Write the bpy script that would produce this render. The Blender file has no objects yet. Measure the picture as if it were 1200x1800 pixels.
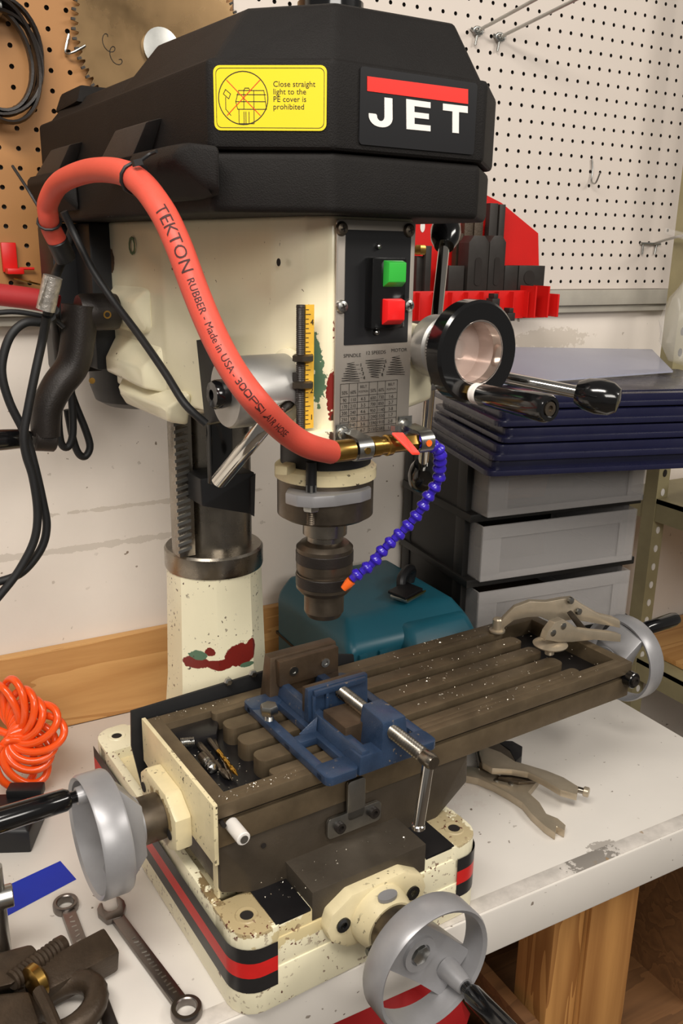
import bpy, bmesh, math, random
from mathutils import Matrix, Vector
random.seed(7)
R = math.radians
# ---------------------------------------------------------------- camera
W_, H_ = 1200, 1800
FOC = 1539.06
YAW, PIT, ROL = .5067, .2905, -.0165
CAM = Vector((-.423, -1.342, 1.6634))
def cam_axes():
    f = Vector((math.sin(YAW)*math.cos(PIT), math.cos(YAW)*math.cos(PIT), -math.sin(PIT)))
    r = Vector((math.cos(YAW), -math.sin(YAW), 0)); d = f.cross(r)
    c, s = math.cos(ROL), math.sin(ROL)
    return c*r+s*d, -s*r+c*d, f
CR, CD, CF = cam_axes()
sc = bpy.context.scene
cd = bpy.data.cameras.new('camera'); cam = bpy.data.objects.new('camera', cd)
sc.collection.objects.link(cam); sc.camera = cam
cam.matrix_world = Matrix(((CR.x, -CD.x, -CF.x, CAM.x), (CR.y, -CD.y, -CF.y, CAM.y), (CR.z, -CD.z, -CF.z, CAM.z), (0, 0, 0, 1)))
cd.sensor_fit = 'VERTICAL'; cd.sensor_height = 36; cd.lens = FOC/H_*36; cd.clip_start = .02
# ---------------------------------------------------------------- world, lights, exposure
wd = bpy.data.worlds.new('world'); sc.world = wd; wd.use_nodes = True
wd.node_tree.nodes['Background'].inputs[0].default_value = (1.0, .93, .85, 1)
wd.node_tree.nodes['Background'].inputs[1].default_value = .145
def area(name, loc, target, sx, sy, power, col):
    l = bpy.data.lights.new(name, 'AREA'); l.shape = 'RECTANGLE'; l.size = sx; l.size_y = sy; l.energy = power; l.color = col
    o = bpy.data.objects.new(name, l); sc.collection.objects.link(o); o.location = loc
    o.rotation_euler = (Vector(target)-Vector(loc)).to_track_quat('-Z', 'Y').to_euler()
    return o
area('ceiling_or_fill_light', (-.75, -1.30, 2.75), (0.1, -.35, .9), 1.2, .35, 31, (1, .945, .87))
area('ceiling_or_fill_light', (1.5, -1.9, 2.7), (.5, -.2, 1), 1.2, .3, 22, (1, .945, .87))
area('ceiling_or_fill_light', (-.5, -3.0, 2.45), (0, 0, 1.1), 1.6, .6, 36, (1, .95, .88))  # added frontal fill, not a ceiling tube
sc.view_settings.view_transform = 'Standard'; sc.view_settings.look = 'None'
sc.view_settings.exposure = 0.0; sc.view_settings.gamma = 1
sc.view_settings.use_curve_mapping = False
# ---------------------------------------------------------------- frames and pixel helpers
TH = R(4); MO = Vector((-.0165, -.43, .9008))              # the mill's own frame: bench top, turned 4 degrees
MM = Matrix.Translation(MO) @ Matrix.Rotation(TH, 4, 'Z'); MI = MM.inverted()
def ray(px, py): return CR*((px-600)/FOC) + CD*((py-900)/FOC) + CF
def aw(px, py, **k):
    d = ray(px, py)
    for a, i in (('x', 0), ('y', 1), ('z', 2)):
        if a in k: return CAM + d*((k[a]-CAM[i])/d[i])
def am(px, py, **k):
    d = MI.to_3x3() @ ray(px, py); c = MI @ CAM
    for a, i in (('x', 0), ('y', 1), ('z', 2)):
        if a in k: return c + d*((k[a]-c[i])/d[i])
def mw(p): return MM @ Vector(p)
# ---------------------------------------------------------------- materials
def lin(c): return tuple((x/12.92 if x <= .04045 else ((x+.055)/1.055)**2.4) for x in [v/255 for v in c])
class NT:
    def __init__(s, m): s.t = m.node_tree; s.n = s.t.nodes
    def new(s, k, **kw):
        n = s.n.new(k)
        for a, v in kw.items(): setattr(n, a, v)
        return n
    def link(s, a, b): s.t.links.new(a, b)
    def math(s, op, a, b=None):
        n = s.new('ShaderNodeMath', operation=op)
        for i, v in enumerate((a, b)):
            if v is None: continue
            if isinstance(v, (int, float)): n.inputs[i].default_value = v
            else: s.link(v, n.inputs[i])
        return n.outputs[0]
    def noise(s, co, scale, detail=3, rough=.55, dist=0):
        n = s.new('ShaderNodeTexNoise'); s.link(co, n.inputs['Vector'])
        n.inputs['Scale'].default_value = scale; n.inputs['Detail'].default_value = detail
        n.inputs['Roughness'].default_value = rough; n.inputs['Distortion'].default_value = dist
        return n.outputs['Fac']
    def mix(s, f, a, b):
        n = s.new('ShaderNodeMix', data_type='RGBA')
        for k, v in ((0, f), (6, a), (7, b)):
            if isinstance(v, (int, float)): n.inputs[k].default_value = v
            elif isinstance(v, tuple): n.inputs[k].default_value = (*v[:3], 1)
            else: s.link(v, n.inputs[k])
        return n.outputs[2]
    def ramp(s, f, a, b):
        n = s.new('ShaderNodeMapRange'); n.clamp = True
        s.link(f, n.inputs[0]); n.inputs[1].default_value = a; n.inputs[2].default_value = b
        return n.outputs[0]
def mat(name, col, rough=.5, metal=0, var=0, vs=12, bump=0, bs=300, chips=None, patches=(), coat=0, trans=0, alpha=1, stretch=None, rvar=0, ior=1.45, spec=.5):
    """col sRGB 0-255; chips=(colour, scale, threshold); patches=[(centre, radius, colour, ragged amount, ragged scale)]"""
    m = bpy.data.materials.new(name); m.use_nodes = True; t = NT(m)
    b = t.n['Principled BSDF']; c = lin(col)
    co = t.new('ShaderNodeTexCoord').outputs['Object']
    vco = co
    if stretch:
        mp = t.new('ShaderNodeMapping'); mp.inputs['Scale'].default_value = stretch; t.link(co, mp.inputs[0]); vco = mp.outputs[0]
    out = c
    if var:
        f = t.ramp(t.noise(vco, vs, 5, .6), .3, .7)
        out = t.mix(f, tuple(x*(1-var) for x in c), tuple(min(1, x*(1+var*.6)) for x in c))
    for (pc, pr, pcol, amp, psc) in patches:
        s = t.new('ShaderNodeVectorMath', operation='SUBTRACT'); t.link(co, s.inputs[0]); s.inputs[1].default_value = pc
        d = t.new('ShaderNodeVectorMath', operation='DIVIDE'); t.link(s.outputs[0], d.inputs[0]); d.inputs[1].default_value = pr
        l = t.new('ShaderNodeVectorMath', operation='LENGTH'); t.link(d.outputs[0], l.inputs[0])
        nz = t.math('MULTIPLY', t.math('SUBTRACT', t.noise(co, psc, 6, .65), .5), amp)
        f = t.ramp(t.math('ADD', l.outputs['Value'], nz), 1.0, .94)
        out = t.mix(f, out, lin(pcol))
    if chips:
        ccol, cs, th = chips
        f = t.ramp(t.noise(co, cs, 2, .5), th, th+.012)
        g = t.ramp(t.noise(co, cs*.13, 2, .5), .45, .6)
        out = t.mix(t.math('MULTIPLY', f, g), out, lin(ccol))
    if isinstance(out, tuple): b.inputs['Base Color'].default_value = (*out, 1)
    else: t.link(out, b.inputs['Base Color'])
    b.inputs['Metallic'].default_value = metal
    if rvar:
        f = t.ramp(t.noise(vco, vs*1.7, 4, .6), .3, .7)
        t.link(t.math('ADD', t.math('MULTIPLY', f, rvar), rough-rvar/2), b.inputs['Roughness'])
    else: b.inputs['Roughness'].default_value = rough
    b.inputs['IOR'].default_value = ior; b.inputs['Specular IOR Level'].default_value = spec
    if coat: b.inputs['Coat Weight'].default_value = coat; b.inputs['Coat Roughness'].default_value = .15
    if trans: b.inputs['Transmission Weight'].default_value = trans
    if alpha < 1: b.inputs['Alpha'].default_value = alpha
    if bump:
        bn = t.new('ShaderNodeBump'); bn.inputs['Strength'].default_value = bump; bn.inputs['Distance'].default_value = .001
        t.link(t.noise(co, bs, 3, .6), bn.inputs['Height']); t.link(bn.outputs[0], b.inputs['Normal'])
    return m
def woodmat(name, c1, c2, axis='x', scale=9, rough=.6, rings=6):
    m = bpy.data.materials.new(name); m.use_nodes = True; t = NT(m); b = t.n['Principled BSDF']
    co = t.new('ShaderNodeTexCoord').outputs['Object']
    mp = t.new('ShaderNodeMapping'); t.link(co, mp.inputs[0])
    sx = {'x': (.09, 1, 1), 'y': (1, .09, 1), 'z': (1, 1, .05)}[axis]; mp.inputs['Scale'].default_value = sx
    n = t.noise(mp.outputs[0], scale, 3, .5, .6)
    w = t.math('FRACT', t.math('MULTIPLY', n, rings))
    f = t.ramp(w, .0, .9)
    fine = t.noise(mp.outputs[0], scale*14, 3, .6)
    ff = t.math('ADD', t.math('MULTIPLY', f, .75), t.math('MULTIPLY', fine, .35))
    t.link(t.mix(ff, lin(c1), lin(c2)), b.inputs['Base Color']); b.inputs['Roughness'].default_value = rough
    return m
CREAM = (237, 229, 198); RUST = (86, 52, 38); GRN = (88, 116, 92); PRIMER = (118, 36, 30)
M = {}
M['cream'] = mat('cream_enamel', CREAM, .28, var=.06, vs=9, chips=((70, 50, 40), 210, .665), coat=.25)
M['cream_head'] = mat('cream_enamel_head', CREAM, .24, var=.05, vs=8, coat=.35, chips=((80, 60, 45), 120, .72), patches=[
    ((-.0450, -.188, .672), (.03, .006, .020), GRN, 2.2, 110), ((-.047, -.192, .645), (.03, .007, .020), GRN, 2.2, 110), ((-.042, -.203, .635), (.02, .004, .02), PRIMER, 2.4, 120),
    ((-.09, .24, .745), (.03, .016, .017), (110, 80, 50), .8, 50), ((-.04, -.207, .70), (.01, .004, .04), PRIMER, 1.6, 110), ((-.04, -.207, .62), (.01, .004, .03), (70, 50, 40), 1.8, 120)])
M['cream_ped'] = mat('cream_enamel_pedestal', CREAM, .3, var=.05, vs=9, chips=((70, 45, 38), 190, .655), coat=.2, patches=[
    ((-.046, .119, .2300), (.021, .022, .0095), PRIMER, .9, 75), ((-.020, .097, .2285), (.026, .02, .0080), PRIMER, .7, 75), ((.006, .094, .2365), (.025, .03, .0165), PRIMER, .9, 75), ((.024, .094, .2440), (.008, .03, .013), PRIMER, .8, 130), ((-.033, .106, .2470), (.007, .012, .006), PRIMER, .9, 130),
    ((-.045, .118, .2405), (.011, .02, .0070), GRN, .8, 140), ((.016, .094, .2205), (.011, .03, .0038), GRN, .8, 140)])
M['cream_base'] = mat('cream_enamel_base', CREAM, .34, var=.08, vs=10, chips=((96, 52, 40), 170, .63), coat=.15, patches=[
    ((-.135, -.165, .101), (.028, .06, .010), (128, 108, 76), 2.6, 60), ((-.14, -.20, .1), (.03, .04, .006), (176, 158, 120), 2.6, 90), ((.13, -.20, .1), (.03, .04, .005), (182, 166, 130), 2.6, 90),
    ((-.03, -.24, .085), (.10, .02, .02), (206, 190, 146), 1.6, 55)])
M['cream_dirty'] = mat('cream_enamel_oily', (226, 212, 172), .35, var=.12, vs=22, chips=((60, 48, 36), 190, .64), patches=[((-.18, -.075, .16), (.03, .03, .03), (150, 130, 92), 1.6, 60)])
M['blackplastic'] = mat('textured_black_plastic', (26, 24, 23), .58, var=.12, vs=30, bump=.55, bs=900, spec=.16)
M['blackplastic2'] = mat('worn_grey_black_plastic', (44, 42, 41), .5, var=.15, vs=40, bump=.3, bs=900, spec=.35)
M['black'] = mat('black_paint', (22, 22, 24), .45, var=.1, vs=30)
M['blackgloss'] = mat('gloss_black_plastic', (14, 14, 15), .12, coat=.5)
M['rubber'] = mat('black_rubber', (26, 26, 27), .55, var=.15, vs=60)
M['blackiron'] = mat('black_cast_iron', (44, 39, 36), .42, metal=.25, var=.25, vs=25, bump=.3, bs=500)
M['steel'] = mat('machined_steel', (150, 143, 132), .3, metal=1, var=.18, vs=30, rvar=.15)
M['darksteel'] = mat('oily_dark_steel', (108, 98, 86), .38, metal=.9, var=.3, vs=26, rvar=.2)
M['tabletop'] = mat('oily_table_iron', (112, 97, 76), .44, metal=.55, var=.28, vs=22, rvar=.2, bump=.12, bs=600)
M['tableside'] = mat('dark_cast_iron', (84, 76, 66), .45, metal=.5, var=.22, vs=18, rvar=.2, bump=.25, bs=500)
M['slotdark'] = mat('near_black_iron', (26, 25, 27), .34, metal=.2, var=.3, vs=30)  # near-black iron in slots, pockets and seams
M['saddle'] = mat('black_oily_saddle', (76, 67, 56), .4, metal=.35, var=.22, vs=14, rvar=.2, bump=.2, bs=420)
M['chrome'] = mat('chrome', (215, 212, 206), .1, metal=1)
M['zinc'] = mat('zinc_plate', (176, 176, 172), .3, metal=1, var=.12, vs=60)
M['alu'] = mat('cast_aluminium_paint', (160, 159, 161), .38, metal=.4, var=.06, vs=40)
M['aluhub'] = mat('brushed_aluminium', (176, 174, 170), .4, metal=.8, var=.05, vs=40)
M['plate'] = mat('brushed_plate', (186, 178, 168), .38, metal=.75, var=.05, vs=20)
M['brass'] = mat('brass', (176, 140, 74), .28, metal=1, var=.2, vs=60)
M['redhose'] = mat('red_rubber_hose', (205, 78, 62), .5, var=.10, vs=14, bump=.15, bs=700)
M['redhose2'] = mat('dull_red_hose', (170, 46, 48), .55, var=.1, vs=14)
M['hoseprint'] = mat('black_print', (60, 26, 24), .7)
M['ink'] = mat('black_ink', (28, 24, 20), .7)
M['white'] = mat('white_print', (225, 220, 214), .5)
M['blueplastic'] = mat('violet_blue_plastic', (52, 32, 172), .25, coat=.3, var=.06, vs=60)
M['orange'] = mat('orange_plastic', (240, 104, 34), .35)
M['orangehose'] = mat('orange_coiled_tube', (245, 88, 28), .25, coat=.4)
M['redplastic'] = mat('red_plastic', (206, 26, 22), .35)
M['red'] = mat('red_enamel', (200, 24, 20), .38, var=.06, vs=20)
M['redlever'] = mat('red_lever_coating', (232, 66, 50), .4)
M['green'] = mat('green_button', (52, 172, 62), .3)
M['redbutton'] = mat('red_button', (222, 30, 30), .3)
M['yellow'] = mat('yellow_vinyl', (222, 198, 40), .3, coat=.4)
M['yellowscale'] = mat('yellow_scale', (222, 174, 58), .45, var=.12, vs=60)
M['badgered'] = mat('badge_red', (222, 40, 30), .4)
M['badgeblack'] = mat('badge_black', (24, 24, 26), .3)
M['stripered'] = mat('red_decal', (204, 34, 32), .35, var=.1, vs=40)
M['stripeblack'] = mat('black_decal', (34, 33, 34), .35, var=.2, vs=40)
M['bluepaint'] = mat('blue_hammered_paint', (44, 62, 88), .34, metal=.15, var=.25, vs=34, bump=.35, bs=500, coat=.3, chips=((130, 116, 100), 160, .68))
M['visejaw'] = mat('brown_oily_steel', (92, 76, 60), .4, metal=.6, var=.3, vs=40, bump=.2, bs=400)
M['teal'] = mat('teal_plastic', (22, 82, 98), .38, var=.06, vs=20, bump=.1, bs=800)
M['nickel'] = mat('nickel_plate', (188, 174, 152), .34, metal=.6, var=.12, vs=40)
M['bench'] = mat('white_laminate', (217, 211, 203), .42, var=.05, vs=5, chips=((120, 108, 96), 95, .70), patches=[
    ((.375, -.638, .0), (.022, .008, .08), (164, 157, 149), 3.4, 120), ((.28, -.40, 0), (.10, .07, .08), (214, 206, 198), 3.2, 50), ((.50, -.28, 0), (.06, .05, .08), (196, 188, 180), 3.4, 70)])
M['benchedge'] = mat('worn_grey_edge', (205, 198, 190), .5, var=.22, vs=38, chips=((150, 120, 80), 60, .68), patches=[((.345, 0, 0), (.035, .1, .1), (136, 130, 123), 3.4, 150)])
M['wallpaint'] = mat('scuffed_wall_paint', (230, 220, 209), .62, var=.06, vs=4, bump=.12, bs=160, chips=((138, 122, 106), 62, .70), patches=[
    ((-.15, 0, .30), (.30, .2, .006), (208, 198, 186), 3.2, 34), ((-.02, 0, .36), (.2, .2, .004), (206, 195, 182), 3.4, 40), ((.80, 0, .60), (.10, .2, .02), (210, 199, 186), 3.0, 60)])
M['pegwhite'] = mat('white_hardboard', (209, 198, 188), .5, var=.02, vs=4)
M['pegtan'] = mat('tan_hardboard', (160, 112, 62), .55, var=.08, vs=5)
M['hole'] = mat('hole_shade', (30, 24, 20), .8)  # near-black colour carries the shade inside holes and slots
M['ply'] = woodmat('plywood', (176, 124, 68), (208, 160, 100), 'x', 17, .55, 4)
M['pine'] = woodmat('pine_lumber', (140, 90, 42), (196, 142, 80), 'z', 14, .6, 7)
M['brownwood'] = woodmat('brown_board', (92, 62, 36), (122, 84, 50), 'x', 30, .6, 4)
M['trimgrey'] = mat('grey_painted_rail', (168, 162, 150), .5, var=.12, vs=14)
M['floor'] = mat('concrete', (110, 100, 90), .8, var=.2, vs=6)
M['dblue'] = mat('dark_blue_plastic', (25, 26, 52), .3, var=.12, vs=16, rvar=.15, coat=.2)
M['clearblue'] = mat('frosted_clear_lid', (176, 178, 196), .35, var=.04, vs=10, alpha=.62)
M['frost'] = mat('frosted_clear_plastic', (186, 182, 180), .42, alpha=.36, var=.04, vs=9)
M['blackframe'] = mat('black_tower_plastic', (24, 23, 22), .4, var=.15, vs=30)
M['shelfpaint'] = mat('olive_tan_steel', (150, 140, 106), .5, var=.12, vs=18)
M['carton'] = mat('white_carton', (218, 216, 214), .6)
M['tape'] = mat('blue_tape', (22, 48, 168), .55, var=.05, vs=30)
M['stepblock'] = mat('black_oxide', (48, 44, 41), .5, metal=.3, var=.2, vs=40)
M['blade'] = mat('saw_blade_steel', (116, 94, 66), .30, metal=.9, var=.2, vs=7, rvar=.2)
M['bag'] = mat('clear_film', (225, 222, 216), .15, alpha=.20)
M['iron'] = mat('brown_forged_iron', (70, 58, 46), .45, metal=.45, var=.3, vs=40, bump=.4, bs=260)
M['wrench'] = mat('satin_chrome_vanadium', (128, 122, 118), .3, metal=1, var=.1, vs=40)
M['glossblue'] = mat('printed_blue', (60, 90, 180), .5)
M['silvertape'] = mat('crinkled_silver_tape', (190, 184, 176), .3, metal=.7, var=.35, vs=160, bump=.9, bs=220)
M['gold'] = mat('titanium_gold', (206, 160, 70), .25, metal=1)
M['swarf'] = mat('bright_swarf', (215, 206, 190), .3, metal=.8)
M['clear'] = mat('lens_plastic', (206, 186, 176), .12, metal=.35, coat=.6)
M['redbag'] = mat('red_fabric', (176, 28, 30), .7, var=.15, vs=20)
# ---------------------------------------------------------------- geometry helpers
def T(x=0, y=0, z=0): return Matrix.Translation((x, y, z))
def RX(a): return Matrix.Rotation(R(a), 4, 'X')
def RY(a): return Matrix.Rotation(R(a), 4, 'Y')
def RZ(a): return Matrix.Rotation(R(a), 4, 'Z')
def S3(x, y, z): return Matrix.Diagonal((x, y, z, 1))
def axis(a, b):
    """matrix whose Z runs from a to b, origin a"""
    a, b = Vector(a), Vector(b); z = (b-a).normalized()
    return T(*a) @ z.to_track_quat('Z', 'Y').to_matrix().to_4x4()
AX_NY = RX(90)          # local Z -> -Y
AX_NX = RY(-90)         # local Z -> -X
AX_PX = RY(90)
def frombm(bm):
    bm.verts.index_update(); r = ([v.co.copy() for v in bm.verts], [[v.index for v in f.verts] for f in bm.faces]); bm.free(); return r
def box(sx, sy, sz, bev=0, seg=2):
    bm = bmesh.new(); bmesh.ops.create_cube(bm, size=1)
    for v in bm.verts: v.co = Vector((v.co.x*sx, v.co.y*sy, v.co.z*sz))
    if bev: bmesh.ops.bevel(bm, geom=bm.edges[:], offset=bev, segments=seg, affect='EDGES', profile=.6)
    return frombm(bm)
def boxr(x0, x1, y0, y1, z0, z1, bev=0, seg=2):
    v, f = box(x1-x0, y1-y0, z1-z0, bev, seg); c = Vector(((x0+x1)/2, (y0+y1)/2, (z0+z1)/2))
    return [p+c for p in v], f
def prism(poly, z0, z1, bev=0, seg=2, top_in=None):
    bm = bmesh.new(); n = len(poly)
    a = [bm.verts.new((p[0], p[1], z0)) for p in poly]
    q = top_in or poly
    b = [bm.verts.new((p[0], p[1], z1)) for p in q]
    bm.faces.new(a[::-1]); bm.faces.new(b)
    for i in range(n): bm.faces.new((a[i], a[(i+1) % n], b[(i+1) % n], b[i]))
    bmesh.ops.recalc_face_normals(bm, faces=bm.faces[:])
    if bev: bmesh.ops.bevel(bm, geom=bm.edges[:], offset=bev, segments=seg, affect='EDGES', profile=.6, clamp_overlap=True)
    return frombm(bm)
def hull(pts, bev=0, seg=2):
    bm = bmesh.new()
    for p in pts: bm.verts.new(p)
    bmesh.ops.convex_hull(bm, input=bm.verts[:])
    bmesh.ops.dissolve_limit(bm, angle_limit=R(2), verts=bm.verts[:], edges=bm.edges[:])
    if bev: bmesh.ops.bevel(bm, geom=bm.edges[:], offset=bev, segments=seg, affect='EDGES', profile=.6, clamp_overlap=True)
    return frombm(bm)
def rrect(x0, x1, y0, y1, r, n=5):
    out = []
    for cx, cy, a in ((x1-r, y1-r, 0), (x0+r, y1-r, 90), (x0+r, y0+r, 180), (x1-r, y0+r, 270)):
        for i in range(n+1):
            t = R(a+90*i/n); out.append((cx+r*math.cos(t), cy+r*math.sin(t)))
    return out
def circ(r, n=32, cx=0, cy=0): return [(cx+r*math.cos(2*math.pi*i/n), cy+r*math.sin(2*math.pi*i/n)) for i in range(n)]
def lathe(prof, n=32, close=False):
    v, f, rows = [], [], []
    for r, z in prof:
        if r < 1e-6: rows.append([len(v)]); v.append(Vector((0, 0, z)))
        else:
            rows.append(list(range(len(v), len(v)+n)))
            v += [Vector((r*math.cos(2*math.pi*i/n), r*math.sin(2*math.pi*i/n), z)) for i in range(n)]
    prs = list(zip(rows, rows[1:])) + ([(rows[-1], rows[0])] if close else [])
    for a, b in prs:
        for i in range(n):
            j = (i+1) % n
            if len(a) == 1 and len(b) == 1: continue
            if len(a) == 1: f.append([a[0], b[j], b[i]])
            elif len(b) == 1: f.append([a[i], a[j], b[0]])
            else: f.append([a[i], a[j], b[j], b[i]])
    if not close:
        if len(rows[0]) > 1: f.append(rows[0][::-1])
        if len(rows[-1]) > 1: f.append(rows[-1])
    return v, f
def cyl(r, z0, z1, n=24, bev=0):
    if bev: return lathe([(r-bev, z0), (r, z0+bev), (r, z1-bev), (r-bev, z1)], n)
    return lathe([(r, z0), (r, z1)], n)
def sphere(r, n=16, sz=1):
    return lathe([(0 if i in (0, 8) else r*math.sin(math.pi*i/8), -r*sz*math.cos(math.pi*i/8)) for i in range(9)], n)
def smooth_path(pts, k=6, closed=False):
    P = [Vector(p) for p in pts]; n = len(P); out = []
    for i in range(n if closed else n-1):
        if closed: a, b, c, d = P[i-1], P[i], P[(i+1) % n], P[(i+2) % n]
        else: a, b, c, d = P[max(i-1, 0)], P[i], P[i+1], P[min(i+2, n-1)]
        for j in range(k):
            t = j/k
            out.append(.5*((2*b)+(c-a)*t+(2*a-5*b+4*c-d)*t*t+(3*b-a-3*c+d)*t**3))
    if not closed: out.append(P[-1])
    return out
def tube(pts, r, n=10, closed=False, caps=True):
    P = [Vector(p) for p in pts]; m = len(P); v, f = [], []
    tan = [((P[(i+1) % m] if closed or i < m-1 else P[i])-(P[i-1] if closed or i > 0 else P[i])).normalized() for i in range(m)]
    u = tan[0].orthogonal().normalized()
    for i in range(m):
        u = (u-tan[i]*u.dot(tan[i])).normalized(); w = tan[i].cross(u)
        rr = r[i] if isinstance(r, (list, tuple)) else r
        v += [P[i]+(u*math.cos(2*math.pi*k/n)+w*math.sin(2*math.pi*k/n))*rr for k in range(n)]
    for i in range(m if closed else m-1):
        for k in range(n):
            a, b = i*n, ((i+1) % m)*n
            f.append([a+k, a+(k+1) % n, b+(k+1) % n, b+k])
    if caps and not closed: f.append(list(range(n))[::-1]); f.append(list(range((m-1)*n, m*n)))
    return v, f
def bar(a, b, sx, sy=None, bev=0, roll=0):
    v, f = box(sx, sy or sx, 1, 0); L = (Vector(b)-Vector(a)).length
    v, f = box(sx, sy or sx, L, bev); Mx = axis(a, b) @ RZ(roll) @ T(0, 0, L/2)
    return [Mx @ p for p in v], f
def rod(a, b, r, n=14, bev=0):
    v, f = cyl(r, 0, (Vector(b)-Vector(a)).length, n, bev); Mx = axis(a, b)
    return [Mx @ p for p in v], f
def ribbon(path, nrm_off, z0, z1):
    """vertical strip along a 2-D path between two heights"""
    v, f = [], []
    for p in path: v += [Vector((p[0], p[1], z0)), Vector((p[0], p[1], z1))]
    for i in range(len(path)-1): f.append([2*i, 2*i+2, 2*i+3, 2*i+1])
    return v, f
def text(s, size, ext=.0002, align='LEFT', sx=1):
    c = bpy.data.curves.new('t', 'FONT'); c.body = s; c.size = size; c.extrude = ext; c.align_x = align; c.resolution_u = 3
    o = bpy.data.objects.new('t', c); me = bpy.data.meshes.new_from_object(o)
    v = [Vector((p.co.x*sx, p.co.y, p.co.z)) for p in me.vertices]; f = [list(p.vertices) for p in me.polygons]
    bpy.data.objects.remove(o); bpy.data.curves.remove(c); bpy.data.meshes.remove(me)
    return v, f
def thread(r, L, pitch, n=16, depth=.12):
    """threaded rod along Z as a ridged lathe"""
    pr = [(r*.9, 0)]; k = int(L/pitch)
    for i in range(k): pr += [(r*(1-depth), i*pitch+pitch*.1), (r, i*pitch+pitch*.5)]
    pr += [(r*.9, L)]
    return lathe(pr, n)
class G:
    def __init__(s): s.v, s.f = [], []
    def add(s, vf, Mx=None):
        k = len(s.v); v, f = vf
        s.v += [Mx @ Vector(p) for p in v] if Mx else [Vector(p) for p in v]
        fl = Mx is not None and Mx.to_3x3().determinant() < 0
        s.f += [[k+i for i in (q[::-1] if fl else q)] for q in f]
        return s
    def build(s, name, m, parent=None, org=(0, 0, 0), smooth=35, label=None, kind=None):
        me = bpy.data.meshes.new(name); o_ = Vector(org)
        me.from_pydata([p-o_ for p in s.v], [], s.f); me.update()
        me.materials.append(M[m] if isinstance(m, str) else m)
        if smooth:
            me.polygons.foreach_set('use_smooth', [True]*len(me.polygons)); me.set_sharp_from_angle(angle=R(smooth))
        o = bpy.data.objects.new(name, me); sc.collection.objects.link(o)
        if parent: o.parent = parent
        if label: o['label'] = label
        if kind: o['kind'] = kind
        return o
def part(name, vf, m, parent, Mx=None, org=(0, 0, 0), smooth=35, label=None, kind=None):
    return G().add(vf, Mx).build(name, m, parent, org, smooth, label, kind)
def tag(o, label, cat, group=None):
    o['label'] = label; o['category'] = cat
    if group: o['group'] = group
    return o
def thing(name, label, cat, loc=(0, 0, 0), rz=0, group=None):
    o = bpy.data.objects.new(name, None); sc.collection.objects.link(o); o.location = loc; o.rotation_euler = (0, 0, rz); o.empty_display_size = .05
    return tag(o, label, cat, group)
def solo(name, g, m, label, cat, loc, rz=0, group=None, smooth=35):
    """a thing that is one mesh: geometry given about loc"""
    o = g.build(name, m, None, (0, 0, 0), smooth); o.location = loc; o.rotation_euler = (0, 0, rz)
    return tag(o, label, cat, group)
def struct(name, g, m, parent=None, smooth=35, loc=(0, 0, 0)):
    o = g.build(name, m, parent, loc, smooth); o.location = loc
    if not parent: o['kind'] = 'structure'
    return o
def dup(o, parent=None, link=True):
    c = o.copy(); sc.collection.objects.link(c)
    if parent: c.parent = parent
    for ch in o.children: dup(ch, c)
    return c
# ================================================================ the setting
BZ = .9
struct('floor', G().add(boxr(-2.4, 2.8, -3.4, .2, -.05, 0)), 'floor')
struct('wall_back', G().add(boxr(-2.4, 2.8, 0, .12, -.9, 1.9)), 'wallpaint', loc=(0, 0, 0)).location = (0, .02, .9)
tr = struct('trim_1', G().add(boxr(-1.3, 1.24, -.012, .0192, -.030, .0, .003)).add(boxr(-1.3, 1.24, -.002, .019, -.044, -.030, .002)), 'trimgrey')
tr.location = (0, 0, 1.596)
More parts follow.
